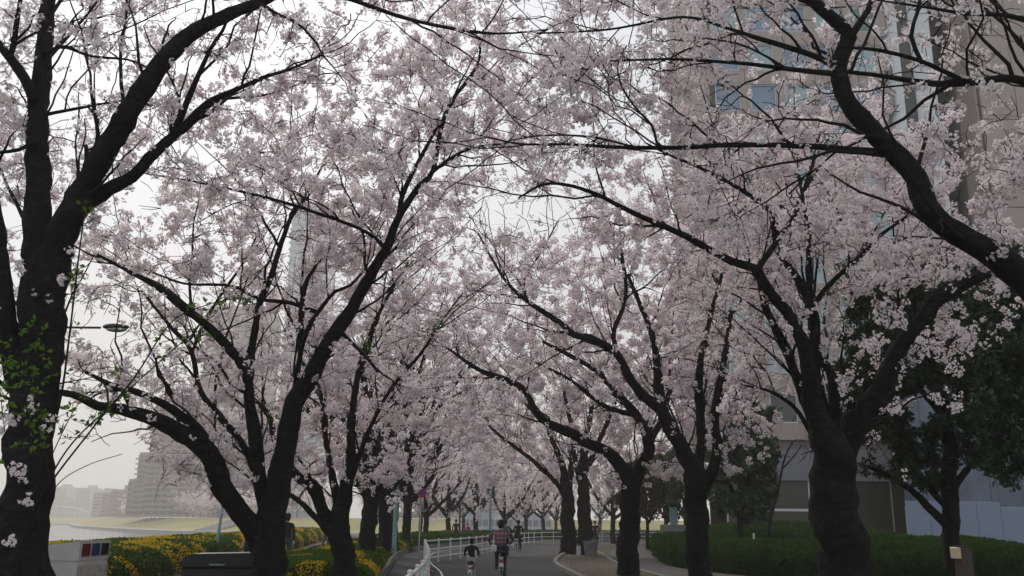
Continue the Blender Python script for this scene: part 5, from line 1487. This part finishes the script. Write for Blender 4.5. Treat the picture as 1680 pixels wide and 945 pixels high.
# ------------------------------------------------------------------ far side of the river
def block(label, px0, px1, pytop, d, m, floors=0, group='buildings across the river', depth=30, zb=3.0, jag=0, name='apartment_block', recess='tower_dark', bays=0):
    x0, x1 = PX(px0, d), PX(px1, d); zt = P((px0 + px1) / 2, pytop, d)[2]
    root = empty(name, ((x0 + x1) / 2, d, zb)); tag(root, label, 'building', group)
    W, H = x1 - x0, zt - zb
    MB().box((0, depth / 2, H / 2), (W, depth, H)).build('wall', m, root)
    MB().box((0, depth / 2, H + .6), (W * .96, depth * .96, 1.2)).build('roof', m, root)
    MB().box((W * .15, depth / 2, H + 2.6), (W * .35, depth * .4, 2.9)).build('plant_room', m, root)
    if floors:
        fh = H / floors; nb = bays or max(3, int(W / 5)); bw = W / nb
        wm = mesh_from('window', MB().box((0, -.06, 0), (bw * .72, .1, fh * .5)).c, [M[recess]])
        sl = mesh_from('balcony', MB().box((0, -.7, 0), (W + .7, 1.6, fh * .28)).c, [m])
        for f in range(floors):
            link('balcony', sl, root, (-.35, 0, (f + .1) * fh + .2))
            for k in range(nb): link('window', wm, root, (-W / 2 + (k + .5) * bw, 0, (f + .62) * fh))
    return root
block('grey-brown tower block with balconies rising behind the hazy cherry row', 232, 311, 668, 430, M['tower'], 20, bays=6)
block('middle step of the grey-brown tower, lower and to its left', 215, 233, 746, 440, M['tower'], 12, bays=2)
block('lowest grey step left of the tower', 202, 216, 790, 448, M['tower'], 6, bays=2)
block('brown-red apartment block with pale balconies left of the tower', 175, 201, 806, 600, M['terracotta'], 6, bays=5)
block('narrow grey apartment block touching the brown-red one', 162, 175, 811, 650, M['tower'], 6, bays=2)
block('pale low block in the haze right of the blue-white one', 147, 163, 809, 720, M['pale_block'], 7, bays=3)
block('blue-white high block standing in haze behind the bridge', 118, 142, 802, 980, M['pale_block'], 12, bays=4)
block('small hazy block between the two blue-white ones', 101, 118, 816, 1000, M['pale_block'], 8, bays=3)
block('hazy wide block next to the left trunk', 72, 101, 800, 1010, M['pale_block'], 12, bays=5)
block('slender blue glass tower behind the left limbs', 443, 508, 335, 520, M['glass_tower'], 44, bays=5, recess='glass_blue')
block('grey-pink tower seen through the left crowns', 308, 412, 505, 470, M['tower'], 34, bays=7)
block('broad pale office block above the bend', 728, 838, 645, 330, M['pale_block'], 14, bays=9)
block('dull blue-grey low building behind the bend trees', 760, 905, 850, 240, M['blue_roof'], 1, zb=-.5, depth=20, bays=14, name='low_building')
block('low beige building at the end of the lawn', 640, 730, 845, 330, M['tower'], 3, bays=10, name='low_building')

def bridge():
    y = 850.0
    root = empty('truss_bridge', (-560, y, 0)); tag(root, 'pale green arched truss bridge low over the river', 'bridge')
    MB().box((0, 0, 3.3), (380, 12, 1.6)).build('deck', M['bridge'], root)
    for k in range(5):
        cx = -152 + 76 * k
        for sy in (-6, 6):
            pts = [(cx - 37 + 74 * u, sy, 4 + 34 * u * (1 - u)) for u in np.linspace(0, 1, 17)]
            MB().tube(pts, .7, 6).build('arch', M['bridge'], root)
            q = MB()
            for p in pts[1:-1]: q.tube([p, (p[0], p[1], 4)], .3, 5)
            for i in range(1, 15): q.tube([pts[i], (pts[i + 1][0], sy, 4)], .25, 5)
            q.build('hangers', M['bridge'], root)
    pm = mesh_from('pier', MB().box((0, 0, -1.4), (6, 14, 8), taper=.9).c, [M['concrete']])
    for k in range(6): link('pier', pm, root, (-190 + 76 * k, 0, 0))
bridge()
# far-bank greenery behind the cherry row and steps on the slope
for i in range(9):
    px = 420 - i * 14
root = empty('stone_steps', (-97, 309, -1.7)); tag(root, 'pale stone steps down the far grass slope', 'steps')
for k in range(9): MB().box((k * .9 - 2, k * 2.3, k * .48 + .2), (7, 2.3, .5)).build('step', M['revet'], root)

# ------------------------------------------------------------------ air
hz = MB(); hz.box((0, 900, 96), (4400, 2200, 204)); hzo = hz.build('haze', None) if False else None
me = bpy.data.meshes.new('haze')
x0, x1, y0, y1, z0, z1 = -1490, 1600, -45, 1900, -4.2, 230
me.from_pydata([(x0, y0, z0), (x1, y0, z0), (x1, y1, z0), (x0, y1, z0), (x0, y0, z1), (x1, y0, z1), (x1, y1, z1), (x0, y1, z1)], [],
               [(3, 2, 1, 0), (4, 5, 6, 7), (0, 1, 5, 4), (1, 2, 6, 5), (2, 3, 7, 6), (3, 0, 4, 7)])
hm = bpy.data.materials.new('haze_air'); hm.use_nodes = True
n, l = hm.node_tree.nodes, hm.node_tree.links
n.remove(n["Principled BSDF"])
pv = n.new("ShaderNodeVolumePrincipled"); pv.inputs["Color"].default_value = (.97, .93, .90, 1); pv.inputs["Density"].default_value = .0009
pv.inputs["Anisotropy"].default_value = .3
l.new(pv.outputs[0], n["Material Output"].inputs["Volume"])
me.materials.append(hm)
HAZE = True
if HAZE:
    o = link('haze', me); o["kind"] = 'stuff'
print('TRIS', TRI)
